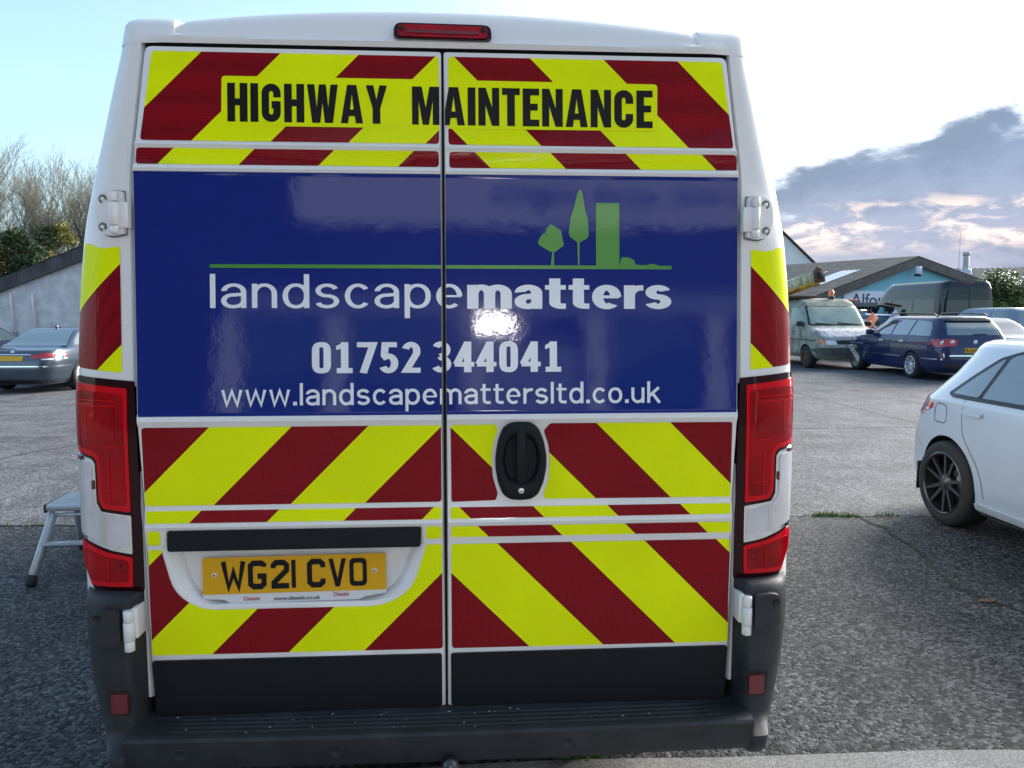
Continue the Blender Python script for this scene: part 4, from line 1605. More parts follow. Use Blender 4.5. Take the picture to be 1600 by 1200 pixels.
# --- white hatchback parked beside the van, tail to the yard
G = Car('white_hatchback', [(.16, .10, 4.18, .80), (.22, .03, 4.24, .865), (.36, -.01, 4.26, .885), (.55, .0, 4.255, .895), (.66, .02, 4.25, .900), (.80, .075, 4.18, .893), (.88, .13, 3.95, .884), (.93, .18, 3.45, .872),
                             (.96, .225, 3.25, .858), (1.00, .28, 3.15, .840), (1.13, .42, 2.88, .765), (1.26, .52, 2.55, .690), (1.335, .55, 2.36, .640), (1.365, .57, 2.28, .605), (1.385, .61, 2.18, .555), (1.397, .70, 2.05, .48)], 5.2, 'paint_white',
        arch=[(.80, .325), (3.42, .325)], arch_r=.352, crown=.025)
tag(G.root, 'white five door hatchback with black spoked wheels beside the van', 'car')
DLO = [(.72, .990), (.90, 1.140), (1.08, 1.275), (1.24, 1.325), (1.70, 1.345), (2.30, 1.325), (2.75, 1.14), (3.02, .975), (1.8, .965), (.80, .965)]
for s in (1, -1):
    G.on_side('window_trim', DLO, 'trim', s, off=.004, r=.03, skirt=.004)
    G.on_side('window', [(.79, .995), (.95, 1.135), (1.10, 1.250), (1.14, 1.270), (1.09, .993)], 'glass', s, off=.007, r=.02, skirt=.004)
    G.on_side('window', [(1.13, .993), (1.185, 1.280), (1.26, 1.305), (1.66, 1.325), (1.68, .993)], 'glass', s, off=.007, r=.02, skirt=.004)
    G.on_side('window', [(1.74, .993), (1.73, 1.325), (2.28, 1.300), (2.70, 1.13), (2.92, .995)], 'glass', s, off=.007, r=.02, skirt=.004)
    G.line([(.96, .965), (.965, .86), (1.00, .72), (1.17, .52), (1.22, .42), (1.24, .30)], s, w=.0045)
    G.line([(1.71, .97), (1.72, .60), (1.70, .30)], s, w=.0045)
    G.line([(2.78, .97), (2.86, .70), (2.85, .30)], s, w=.0045)
    G.on_side('door_handle', [(1.00, .900), (1.00, .868), (1.20, .862), (1.20, .893)], 'paint_white', s, off=.028, r=.014, skirt=.035)
    G.on_side('door_handle', [(2.10, .893), (2.10, .862), (2.30, .856), (2.30, .886)], 'paint_white', s, off=.028, r=.014, skirt=.035)
    G.on_side('tail_lamp', [(.21, .92), (.27, .962), (.34, .955), (.34, .88), (.27, .79), (.125, .77)], 'car_red', s, off=.006, r=.025)
    G.on_side('sill', [(1.15, .20), (1.15, .255), (3.05, .255), (3.05, .20)], 'paint_white', s, off=.014, r=.01, skirt=.02)
    mirror_part(G, s, 2.72, .96, .84, 'paint_white')
G.line(rpoly([(.60, .905), (.77, .900), (.785, .765), (.61, .765)], .045, 5)+[(.60, .86)], 1, w=.006, name='fuel_flap')
G.on_end('rear_window', [(-.58, 1.02), (-.50, 1.31), (.50, 1.31), (.58, 1.02)], 'glass', r=.05)
G.on_end('tail_lamp', [(.52, .90), (.55, .78), (.80, .78), (.84, .86), (.82, .92)], 'car_red', mirror=True)
G.on_end('number_plate', [(-.26, .50), (-.26, .61), (.26, .61), (.26, .50)], 'plate_yellow', r=.01)
G.on_end('headlamp', [(.48, .64), (.50, .76), (.80, .78), (.82, .68)], 'car_lamp', rear=False, mirror=True)
G.on_end('windscreen', [(-.68, 1.02), (-.56, 1.31), (.56, 1.31), (.68, 1.02)], 'glass', rear=False, r=.05)
for s in (1, -1):
    obj('mud_flap', boxm(min(s * .77, s * .872), max(s * .77, s * .872), .44, .455, .20, .42, .004), 'trim', G.root)
for s in (1, -1):
    G.line([(.46, .53), (.30, .60), (.14, .66)], s, w=.0045)
    G.on_side('sill_strip', [(1.16, .175), (1.16, .198), (3.02, .198), (3.02, .175)], 'trim', s, off=.010, r=.005, skirt=.02)
gw = make_wheel(.318, .235, .232, 5, 'twin', 'rim_black')
put_wheels(G.root, gw, [(.775, .80, .318, 1), (-.775, .80, .318, -1), (.775, 3.42, .318, 1), (-.775, 3.42, .318, -1)])
G.place(4.52, 4.10, math.pi, 0.0)

# --- dark blue estate
P = Car('blue_estate', [(.20, .06, 4.62, .80), (.30, .0, 4.72, .87), (.50, -.01, 4.77, .90), (.70, .01, 4.76, .91), (.80, .03, 4.70, .905), (.90, .06, 4.40, .895), (.97, .09, 3.70, .875), (1.02, .11, 3.50, .85), (1.20, .20, 3.10, .77), (1.36, .34, 2.78, .69), (1.43, .40, 2.60, .64), (1.47, .44, 2.45, .57)], 9, 'paint_navy', arch=[(1.08, .32), (3.79, .32)], arch_r=.355, crown=.035)
tag(P.root, 'dark blue estate car with roof rails and silver wheels', 'car')
for s in (-1, 1):
    P.on_side('window', [(.42, 1.03), (.50, 1.22), (.62, 1.355), (1.20, 1.385), (1.28, 1.03)], 'glass', s)
    P.on_side('window', [(1.34, 1.03), (1.28, 1.385), (2.00, 1.395), (2.05, 1.02)], 'glass', s)
    P.on_side('window', [(2.12, 1.02), (2.08, 1.395), (2.56, 1.36), (3.02, 1.14), (3.20, 1.02)], 'glass', s)
    P.on_side('side_moulding', [(1.55, .50), (1.55, .525), (3.30, .525), (3.30, .50)], 'chrome', s, r=.004)
    P.on_side('side_moulding', [(.05, .50), (.05, .525), (.65, .525), (.65, .50)], 'chrome', s, r=.004)
    P.line([(1.30, .98), (1.45, .75), (1.52, .32)], s, w=.012)
    P.line([(2.06, .98), (2.10, .32)], s, w=.012)
    P.line([(3.16, .98), (3.30, .32)], s, w=.012)
    P.on_side('door_handle', [(1.40, .90), (1.40, .87), (1.60, .87), (1.60, .90)], 'chrome', s, off=.03, r=.01, skirt=.03)
    P.on_side('door_handle', [(2.35, .89), (2.35, .86), (2.55, .86), (2.55, .89)], 'chrome', s, off=.03, r=.01, skirt=.03)
    mirror_part(P, s, 2.95, 1.00, .86, 'paint_navy')
    bm = bmesh.new()
    tube(bm, [(s * .60, .55, 1.47), (s * .60, .70, 1.535), (s * .60, 1.6, 1.56), (s * .60, 2.4, 1.54), (s * .60, 2.6, 1.47)], .016, 8)
    obj('roof_rail', bm, 'trim', P.root)
    P.on_side('tail_lamp', [(.03, .96), (.04, .80), (.34, .84), (.36, .95)], 'car_red', s, r=.04)
P.on_end('rear_window', [(-.62, 1.06), (-.54, 1.36), (.54, 1.36), (.62, 1.06)], 'glass', r=.05)
P.on_end('spoiler', [(-.56, 1.385), (-.54, 1.43), (.54, 1.43), (.56, 1.385)], 'trim', off=.06, r=.015, skirt=.08)
for q in (-1, 1):
    tl = P.on_end('tail_lamp', [(q * .42, .92), (q * .44, .82), (q * .88, .79), (q * .89, .97), (q * .50, .98)], 'car_red', r=.05, off=.010)
    for x, z in ((.74, .885), (.53, .895)):
        bm = bmesh.new()
        lathe(bm, [(.0001, .012), (.045, .012), (.055, .006)], 16, Matrix.Translation(P.end()(q * x, z, 0)) @ Matrix.Rotation(R(-90), 4, 'Z'))
        obj('lamp_ring', bm, 'car_lamp', tl)
P.on_end('number_plate', [(-.26, .66), (-.26, .77), (.26, .77), (.26, .66)], 'plate_yellow', r=.008, off=.010)
P.on_end('bumper_strip', [(-.62, .585), (-.62, .61), (.62, .61), (.62, .585)], 'chrome', r=.005, off=.014)
P.on_end('bumper_skirt', [(-.80, .22), (-.80, .40), (.80, .40), (.80, .22)], 'trim', r=.03, off=.004)
P.on_end('wiper', stroke([(-.02, 1.075), (.30, 1.085)], .02), 'trim', r=0, off=.02)
bm = bmesh.new()
lathe(bm, [(.030, .012), (.046, .012), (.048, .004)], 20, Matrix.Translation(P.end()(0, .90, 0)) @ Matrix.Rotation(R(-90), 4, 'Z'))
bd = obj('badge', bm, 'chrome', P.root)
for pts in ([(-.024, .022), (-.008, -.020), (0, .0), (.008, -.020), (.024, .022)], [(-.012, .030), (0, .006), (.012, .030)]):
    b2 = fill_bm([stroke(pts, .009)])
    map_bm(b2, lambda u, v, d: P.end()(u, .90 + v, d), .012)
    obj('badge_mark', b2, 'chrome', bd, smooth=False)
plate_text([('B', -.235), ('J', -.165), ('5', -.10), ('8', -.035)], .675, .08, .065, P.end(), .0175, 'black_print', P.root)
pw = make_wheel(.32, .22, .215, 5, 'twin', 'rim_silver')
put_wheels(P.root, pw, [(-.80, 1.08, .32, -1), (.80, 1.08, .32, 1), (-.80, 3.79, .32, -1), (.80, 3.79, .32, 1)])
P.place(11.62, 14.52, R(-1.4))

# --- steel blue saloon against the rendered wall
B = Car('blue_saloon', [(.20, .08, 4.90, .82), (.30, .0, 4.98, .89), (.55, -.02, 5.02, .945), (.72, .0, 5.0, .95), (.85, .04, 4.85, .935), (.92, .08, 4.60, .92), (.965, .14, 3.95, .90), (.99, .42, 3.75, .885), (1.01, .80, 3.62, .86), (1.08, .98, 3.46, .80), (1.25, 1.32, 3.10, .70), (1.36, 1.56, 2.86, .64), (1.42, 1.75, 2.68, .57)], 8, 'paint_steel', arch=[(1.12, .335), (4.10, .335)], arch_r=.37, crown=.04)
tag(B.root, 'steel blue saloon with yellow number plate parked by the rendered wall', 'car')
for s in (-1, 1):
    B.on_side('window', [(1.12, 1.05), (1.35, 1.20), (1.62, 1.33), (2.20, 1.375), (2.24, 1.03)], 'glass', s)
    B.on_side('window', [(2.32, 1.03), (2.28, 1.375), (2.72, 1.34), (3.15, 1.16), (3.42, 1.03)], 'glass', s)
    B.line([(1.30, .98), (1.55, .70), (1.65, .32)], s, w=.012)
    B.on_side('door_handle', [(1.62, .90), (1.62, .87), (1.84, .87), (1.84, .90)], 'paint_steel', s, off=.03, r=.01, skirt=.03)
    B.on_side('tail_lamp', [(.04, .80), (.03, .88), (.28, .90), (.30, .84)], 'car_red', s, r=.02)
    B.on_side('side_moulding', [(.04, .60), (.04, .62), (.70, .62), (.70, .60)], 'chrome', s, r=.004)
bm = bmesh.new()
rows = []
for k in range(9):
    z = 1.03 + (1.375 - 1.03) * k / 8
    lr, lf, w = B.row(z)
    rows.append([(x * (w - .10), lr + .02 - .012 + .02 * x ** 4, z + .008) for x in (-1, -.8, -.4, 0, .4, .8, 1)])
grid(bm, rows)
obj('rear_window', bm, 'glass', B.root)
for q in (-1, 1):
    B.on_end('tail_lamp', [(q * .46, .78), (q * .42, .86), (q * .70, .91), (q * .93, .89), (q * .94, .80)], 'car_red', r=.02, off=.012)
    B.on_end('tail_lamp', [(q * .66, .755), (q * .66, .782), (q * .93, .79), (q * .93, .76)], 'car_lamp', r=.008, off=.013)
B.on_end('boot_trim', [(-.42, .865), (-.42, .885), (.42, .885), (.42, .865)], 'chrome', r=.004, off=.01)
B.on_end('number_plate', [(-.26, .735), (-.26, .845), (.26, .845), (.26, .735)], 'plate_yellow', r=.008, off=.01)
B.on_end('bumper_strip', [(-.86, .60), (-.86, .622), (.86, .622), (.86, .60)], 'chrome', r=.004, off=.008)
B.on_end('bumper_skirt', [(-.80, .22), (-.80, .30), (.80, .30), (.80, .22)], 'trim', r=.02, off=.004)
bm = bmesh.new()
lathe(bm, [(.0001, .006), (.036, .006), (.04, .0)], 20, Matrix.Translation(B.end()(0, .925, 0.004)) @ Matrix.Rotation(R(-90), 4, 'Z'))
obj('badge', bm, 'car_lamp', B.root)
bm = bmesh.new()
box(bm, -.03, .03, 1.80, 1.98, 1.44, 1.49, .014, 2)
obj('roof_antenna', bm, 'paint_steel', B.root)
bw = make_wheel(.335, .24, .235, 14, 'single', 'rim_silver')
put_wheels(B.root, bw, [(-.83, 1.12, .335, -1), (.83, 1.12, .335, 1), (-.83, 4.10, .335, -1), (.83, 4.10, .335, 1)])
B.place(-9.98, 15.55, R(-3.0), -.235)

# --- dark violet car beyond the saloon
V = Car('violet_hatchback', [(.20, .06, 3.9, .78), (.40, .0, 4.0, .85), (.75, .02, 3.98, .86), (.90, .05, 3.6, .84), (.98, .10, 3.0, .80), (1.20, .30, 2.6, .70), (1.40, .45, 2.2, .60), (1.44, .52, 2.1, .55)], 8, 'paint_violet', arch=[(.75, .30), (3.2, .30)], arch_r=.33)
tag(V.root, 'dark violet car half hidden behind the steel blue saloon', 'car')
for s in (-1, 1):
    V.on_side('window', [(.55, 1.02), (.75, 1.32), (1.5, 1.35), (1.5, 1.0)], 'glass', s)
    V.on_side('window', [(1.56, 1.0), (1.56, 1.35), (2.1, 1.32), (2.7, 1.0)], 'glass', s)
V.on_end('rear_window', [(-.6, 1.02), (-.5, 1.34), (.5, 1.34), (.6, 1.02)], 'glass')
put_wheels(V.root, make_wheel(.30, .19, .2, 6, 'single', 'rim_silver'), [(-.74, .75, .30, -1), (.74, .75, .30, 1), (-.74, 3.2, .30, -1), (.74, 3.2, .30, 1)])
V.place(-14.2, 19.2, R(-4))

# --- black high-roofed van behind the estate
K = Car('black_van', [(.30, .10, 5.7, .88), (.50, .0, 5.85, .97), (1.00, .0, 5.85, .99), (1.20, .02, 5.55, .985), (1.50, .04, 5.0, .975), (2.0, .07, 4.5, .93), (2.40, .10, 4.1, .87), (2.55, .13, 3.9, .81), (2.62, .18, 3.8, .74)], 12, 'paint_black', arch=[(1.1, .36), (4.9, .36)], arch_r=.41, crown=.03)
tag(K.root, 'black high roofed van with tinted rear windows behind the blue estate', 'van')
K.on_end('rear_window', [(-.80, 1.42), (-.76, 1.98), (-.03, 1.98), (-.03, 1.42)], 'glass_dark', r=.05)
K.on_end('rear_window', [(.80, 1.42), (.76, 1.98), (.03, 1.98), (.03, 1.42)], 'glass_dark', r=.05)
K.on_end('door_gap', stroke([(0, .6), (0, 2.45)], .014), 'shut_line', r=0, off=.003, skirt=0)
K.on_end('brake_lamp', [(-.16, 2.535), (-.16, 2.56), (.16, 2.56), (.16, 2.535)], 'car_red', r=.005, off=.02)
K.on_end('grab_rail', [(-.35, 2.22), (-.35, 2.25), (.45, 2.25), (.45, 2.22)], 'trim', r=.008, off=.01)
K.on_end('tail_lamp', [(.84, .95), (.84, 1.35), (.95, 1.35), (.95, .95)], 'car_red', mirror=True)
for s in (-1, 1):
    K.on_side('side_window', [(.45, 1.50), (.45, 2.02), (1.75, 2.02), (1.75, 1.50)], 'glass_dark', s, r=.06)
    K.on_side('side_window', [(1.85, 1.50), (1.85, 2.02), (3.15, 2.02), (3.15, 1.50)], 'glass_dark', s, r=.06)
    K.on_side('side_window', [(3.3, 1.45), (3.3, 2.02), (4.0, 2.02), (4.6, 1.45)], 'glass_dark', s, r=.06)
    K.on_side('rubbing_strip', [(.3, .80), (.3, .90), (5.4, .90), (5.4, .80)], 'trim', s, r=.02)
put_wheels(K.root, make_wheel(.36, .22, .21, 6, 'single', 'rim_silver'), [(-.86, 1.1, .36, -1), (.86, 1.1, .36, 1), (-.86, 4.9, .36, -1), (.86, 4.9, .36, 1)])
K.place(17.05, 22.8, R(-2))

# --- pale blue off-roader and silver saloon beyond the estate
U = Car('blue_suv', [(.30, .10, 4.2, .82), (.45, .0, 4.3, .90), (.85, .0, 4.32, .92), (1.00, .02, 4.2, .91), (1.06, .04, 3.2, .90), (1.12, .06, 3.05, .88), (1.40, .14, 2.75, .80), (1.62, .22, 2.5, .73), (1.69, .30, 2.35, .66)], 9, 'paint_ice', arch=[(.85, .36), (3.4, .36)], arch_r=.40, crown=.03)
tag(U.root, 'pale blue off roader with upright side windows beside the hedge', 'car')
for s in (-1, 1):
    U.on_side('window', [(.30, 1.14), (.36, 1.56), (.95, 1.58), (.98, 1.14)], 'glass', s)
    U.on_side('window', [(1.06, 1.14), (1.04, 1.58), (1.80, 1.58), (1.84, 1.13)], 'glass', s)
    U.on_side('window', [(1.92, 1.13), (1.90, 1.58), (2.42, 1.54), (2.85, 1.13)], 'glass', s)
    mirror_part(U, s, 2.7, 1.1, .88, 'paint_ice')
U.on_end('rear_window', [(-.66, 1.14), (-.60, 1.54), (.60, 1.54), (.66, 1.14)], 'glass', r=.04)
U.on_end('tail_lamp', [(.70, .85), (.70, 1.1), (.86, 1.1), (.88, .85)], 'car_red', mirror=True)
put_wheels(U.root, make_wheel(.36, .22, .22, 5, 'single', 'rim_silver'), [(-.80, .85, .36, -1), (.80, .85, .36, 1), (-.80, 3.4, .36, -1), (.80, 3.4, .36, 1)])
U.place(17.05, 19.6, R(3))
A = Car('silver_saloon', [(.20, .08, 4.4, .80), (.30, .0, 4.5, .86), (.60, -.01, 4.53, .885), (.85, .03, 4.35, .87), (.93, .08, 4.0, .86), (.96, .30, 3.5, .845), (.99, .62, 3.3, .82), (1.15, 1.0, 3.0, .73), (1.32, 1.35, 2.65, .64), (1.40, 1.6, 2.4, .56)], 8, 'paint_silver', arch=[(.95, .31), (3.6, .31)], arch_r=.34, crown=.03)
tag(A.root, 'silver saloon between the blue estate and the off roader', 'car')
for s in (-1, 1):
    A.on_side('window', [(.98, 1.02), (1.30, 1.26), (1.95, 1.33), (2.0, 1.01)], 'glass', s)
    A.on_side('window', [(2.06, 1.01), (2.04, 1.33), (2.5, 1.28), (3.0, 1.01)], 'glass', s)
    A.on_side('tail_lamp', [(.03, .74), (.04, .92), (.14, .92), (.20, .74)], 'car_red', s, r=.02)
A.on_end('tail_lamp', [(.58, .72), (.62, .90), (.86, .90), (.87, .72)], 'car_red', mirror=True, off=.01)
A.on_end('number_plate', [(-.26, .62), (-.26, .73), (.26, .73), (.26, .62)], 'plate_yellow', r=.008)
put_wheels(A.root, make_wheel(.31, .20, .2, 7, 'single', 'rim_silver'), [(-.78, .95, .31, -1), (.78, .95, .31, 1), (-.78, 3.6, .31, -1), (.78, 3.6, .31, 1)])
A.place(13.95, 16.2, R(-8))

# --- derelict lift van, front to the yard
T = Car('old_lift_van', [(.28, .05, 4.60, .80), (.40, .0, 4.72, .92), (.62, .0, 4.74, .95), (.72, .0, 4.70, .955), (.90, .01, 4.66, .955), (1.06, .02, 4.40, .95), (1.12, .03, 4.05, .945), (1.20, .04, 3.85, .94), (1.40, .06, 3.70, .92), (1.70, .09, 3.45, .875), (1.86, .12, 3.26, .82), (1.95, .18, 3.10, .75)], 10, 'old_paint', arch=[(.95, .32), (3.85, .32)], arch_r=.36, crown=.05)
tag(T.root, 'derelict mossy lift van with faded bonnet and hanging number plate', 'van')
fe = T.end(False)
for nm, pts, mm, off in (('windscreen_seal', [(-.84, 1.20), (-.76, 1.76), (.76, 1.76), (.84, 1.20)], 'trim', .004), ('windscreen', [(-.79, 1.235), (-.72, 1.725), (.72, 1.725), (.79, 1.235)], 'old_glass', .010),
                         ('grille', [(-.52, .70), (-.56, .80), (.56, .80), (.52, .70)], 'trim', .008), ('front_bumper', [(-.93, .40), (-.93, .60), (.93, .60), (.93, .40)], 'old_bumper', .06)):
    T.on_end(nm, pts, mm, rear=False, r=.04, off=off, skirt=.02 if off < .05 else .10)
bm = fill_bm([[(-.86, .815), (-.83, 1.135), (.83, 1.135), (.86, .815)]])
cut_bm(bm, frange(-.85, .85, .1), frange(.81, 1.14, .025))
map_bm(bm, lambda u, v, d: fe(u, v, d) + Vector((0, 0, d)), .006)
obj('bonnet', bm, 'old_bonnet', T.root)
T.on_end('headlamp', [(.46, .68), (.50, .80), (.76, .82), (.78, .69)], 'car_lamp', rear=False, mirror=True, off=.012, r=.03)
T.on_end('indicator', [(.79, .69), (.78, .82), (.90, .82), (.92, .69)], 'car_amber', rear=False, mirror=True, off=.014, r=.02)
T.on_end('wiper', stroke([(-.62, 1.225), (.0, 1.275)], .03), 'trim', rear=False, r=0, off=.035)
T.on_end('wiper', stroke([(.10, 1.225), (.66, 1.265)], .03), 'trim', rear=False, r=0, off=.035)
T.on_end('badge', [(-.09, .735), (-.09, .77), (.09, .77), (.09, .735)], 'silver', rear=False, r=.017, off=.014)
for s in (-1, 1):
    T.on_side('side_window', [(2.75, 1.20), (2.85, 1.70), (3.30, 1.68), (3.72, 1.22)], 'old_glass', s, r=.04)
    T.line([(2.68, 1.75), (2.62, 1.1), (2.62, .40)], s, w=.02)
    T.on_side('side_moulding', [(.3, .78), (.3, .81), (4.4, .81), (4.4, .78)], 'trim', s, r=.01)
    mirror_part(T, s, 3.62, 1.18, .92, 'trim')
# plate hanging by one screw
HD = Vector((-.27, .03, -.43)).normalized()
HV = Vector((0, 1, 0)).cross(HD).normalized() * -1
hp = lambda u, v, d: Vector((.17, 4.84, .68)) + HD * u + HV * v + Vector((0, 1, 0)) * d
npl = patch('number_plate', [rpoly([(-.02, -.055), (.50, -.055), (.50, .055), (-.02, .055)], .008, 2)], hp, 0.0, 'plate_white', T.root, skirt=.004)
for ch, x in (('W', .03), ('1', .12), ('O', .17), ('1', .26)):
    bm = fill_bm([[(x + p[0] * .065, -.04 + p[1] * .08) for p in lp] for lp in PG[ch]])
    map_bm(bm, hp, .002)
    obj('plate_character', bm, 'black_print', npl, smooth=False)
# folded lift boom on the roof
mat('boom_cream', (0.68, 0.62, 0.38), 0.7, var2=(0.22, 0.20, 0.12), vscale=6)
mat('boom_yellow', (0.75, 0.44, 0.03), 0.6, var2=(0.25, 0.13, 0.02), vscale=5)
mat('rust', (0.16, 0.08, 0.045), 0.9, var2=(0.06, 0.035, 0.02), vscale=12)


def beam(p0, p1, w, h, up=(0, 0, 1)):
    bm = bmesh.new()
    p0, p1 = Vector(p0), Vector(p1)
    d = (p1 - p0).normalized()
    sx = d.cross(Vector(up)).normalized()
    uz = sx.cross(d)
    q = [bm.verts.new(p + sx * (a * w / 2) + uz * (b * h / 2)) for p in (p0, p1) for a, b in ((-1, -1), (1, -1), (1, 1), (-1, 1))]
    for ix in ((0, 1, 2, 3), (7, 6, 5, 4), (0, 4, 5, 1), (1, 5, 6, 2), (2, 6, 7, 3), (3, 7, 4, 0)):
        bm.faces.new([q[i] for i in ix])
    bmesh.ops.recalc_face_normals(bm, faces=bm.faces[:])
    bmesh.ops.bevel(bm, geom=bm.edges[:], offset=.012, segments=1, affect='EDGES')
    return bm


boom = obj('boom', beam((1.02, .6, 1.98), (.42, 3.45, 2.60), .30, .32), 'boom_cream', T.root)
obj('boom_base', beam((.93, 1.2, 1.95), (.46, 3.42, 2.41), .26, .10), 'boom_yellow', boom)
obj('boom_head', beam((.425, 3.43, 2.60), (.41, 3.52, 2.62), .33, .35), 'rust', boom)
obj('boom_socket', beam((.413, 3.515, 2.62), (.407, 3.55, 2.625), .22, .20), 'rubber', boom)
bm = bmesh.new()
lathe(bm, [(.0001, .08), (.06, .08), (.075, .05), (.075, -.05), (.0001, -.05)], 20, Matrix.Translation((.42, 3.42, 2.80)) @ Matrix.Rotation(0, 4, 'X'))
obj('boom_pulley', bm, 'rust', boom)
obj('boom_rest', boxm(.2, 1.0, 1.0, 3.0, 1.98, 2.06, .01), 'rust', T.root)
bm = bmesh.new()
lathe(bm, [(.0001, .21), (.05, .20), (.075, .15), (.08, .02), (.08, 0)], 18, Matrix.Translation((-.22, 3.0, 2.02)) @ Matrix.Rotation(R(-90), 4, 'Y'))
bc_ = obj('beacon', bm, 'car_amber', T.root)
bm = bmesh.new()
lathe(bm, [(.09, .05), (.10, 0), (.10, -.06)], 18, Matrix.Translation((-.22, 3.0, 1.99)) @ Matrix.Rotation(R(-90), 4, 'Y'))
obj('beacon_base', bm, 'trim', bc_)
put_wheels(T.root, make_wheel(.32, .20, .19, 6, 'single', 'rust'), [(-.84, .95, .32, -1), (.84, .95, .32, 1), (-.84, 3.85, .32, -1), (.84, 3.85, .32, 1)])
T.place(10.55, 23.0, math.pi + R(2))

# ---------------------------------------------------------------- folding platform steps
mat('alu', (0.55, 0.58, 0.60), 0.38, metal=0.35, var=0.15, vscale=9)
mat('foot_rubber', (0.02, 0.02, 0.022), 0.7)
steps = empty('step_platform', (-2.16, 2.62, 0.0), R(4))
tag(steps, 'folding aluminium step platform standing beside the van', 'step stool')


def leg(p0, p1, w=.042, d=.06):
    return beam(p0, p1, w, d, up=(0, 1, 0))


# local frame: x along the platform edge, y away from the camera
pl_z = .435
bm = bmesh.new()
box(bm, -.315, .085, -.02, .30, pl_z - .012, pl_z, .003)
deck = obj('deck', bm, 'alu', steps)
for k in range(12):
    obj('tread_rib', boxm(-.30, .075, .0 + k * .024, .010 + k * .024, pl_z + .0005, pl_z + .004), 'alu', deck, smooth=False)
bm = bmesh.new()
rows = []
for k in range(7):
    a = R(90 + 180 * k / 6)
    rows.append([(x, -.02 + .020 * math.cos(a), pl_z - .022 + .022 * math.sin(a)) for x in (-.312, .083)])
grid(bm, rows)
bmesh.ops.recalc_face_normals(bm, faces=bm.faces[:])
obj('nosing', bm, 'alu', deck)
obj('end_cap', boxm(-.323, -.311, -.045, .30, pl_z - .048, pl_z + .002, .004), 'foot_rubber', deck)
obj('end_cap', boxm(.083, .095, -.045, .30, pl_z - .048, pl_z + .002, .004), 'foot_rubber', deck)
obj('under_rail', boxm(-.29, .06, -.030, -.005, pl_z - .075, pl_z - .058), 'alu', steps)
for x0, x1 in ((-.285, -.325), (.06, .02)):
    lg = obj('leg', leg((x0, .0, pl_z - .055), (x1 - .005, -.21, .045)), 'alu', steps)
    obj('foot', leg((x1 - .003, -.20, .062), (x1 - .008, -.235, .0), .050, .066), 'foot_rubber', lg)
    lg = obj('leg', leg((x0 + .02, .27, pl_z - .055), (x1 - .005, .50, .045)), 'alu', steps)
    obj('foot', leg((x1 - .003, .49, .062), (x1 - .008, .52, .0), .050, .066), 'foot_rubber', lg)
obj('step_tread', beam((-.295, -.115, .215), (.03, -.115, .215), .07, .022), 'alu', steps)
for a, b in (((-.29, -.12, .17), (-.235, -.115, .208)), ((.02, -.12, .17), (-.035, -.115, .208))):
    obj('brace', beam(a, b, .012, .012), 'alu', steps)

# ---------------------------------------------------------------- buildings
mat('blue_render', (0.20, 0.50, 0.62), 0.75, var=0.12, vscale=0.7)
mat('asbestos', (0.115, 0.115, 0.115), 0.9, var2=(0.05, 0.052, 0.045), vscale=2.2, bump=0.4, bscale=12)
mat('fascia_dark', (0.10, 0.092, 0.092), 0.85, var2=(0.045, 0.04, 0.045), vscale=2.5)
mat('skylight', (0.50, 0.58, 0.64), 0.4, var=0.2, vscale=2)
mat('sign_white', (0.66, 0.70, 0.80), 0.5, var=0.06, vscale=1.5)
mat('sign_navy', (0.012, 0.015, 0.10), 0.5)
mat('white_wall', (0.84, 0.76, 0.71), 0.8, var=0.10, vscale=0.4)
mat('pebbledash', (0.76, 0.71, 0.70), 0.95, var2=(0.50, 0.45, 0.45), vscale=2.4, bump=1.0, bscale=28)
mat('dark_inside', (0.02, 0.022, 0.025), 0.8)
mat('grey_frame', (0.22, 0.24, 0.25), 0.7, var=0.3, vscale=3)
mat('orange', (0.72, 0.16, 0.05), 0.6, var=0.15, vscale=4)
mat('tarp_blue', (0.25, 0.42, 0.62), 0.6, var=0.2, vscale=3)
mat('teal', (0.10, 0.30, 0.32), 0.6)
mat('rubble', (0.34, 0.33, 0.31), 0.95, var2=(0.18, 0.17, 0.15), vscale=5, bump=0.8, bscale=15)

AP = Vector((22.27, 34.95, 4.19))
WD = Vector((math.cos(R(25)), math.sin(R(25)), 0))
AX = Vector((-math.sin(R(25)), math.cos(R(25)), 0))
shed = empty('blue_shed', (AP.x, AP.y, 0))
tag(shed, 'sky blue gabled workshop with dark corrugated roof and white sign', 'building')


def shed_p(w, z, d=0.0):      # gable plane: metres right of the ridge, height, metres in front
    q = AP + WD * w - AX * d
    return Vector((q.x - AP.x, q.y - AP.y, z))


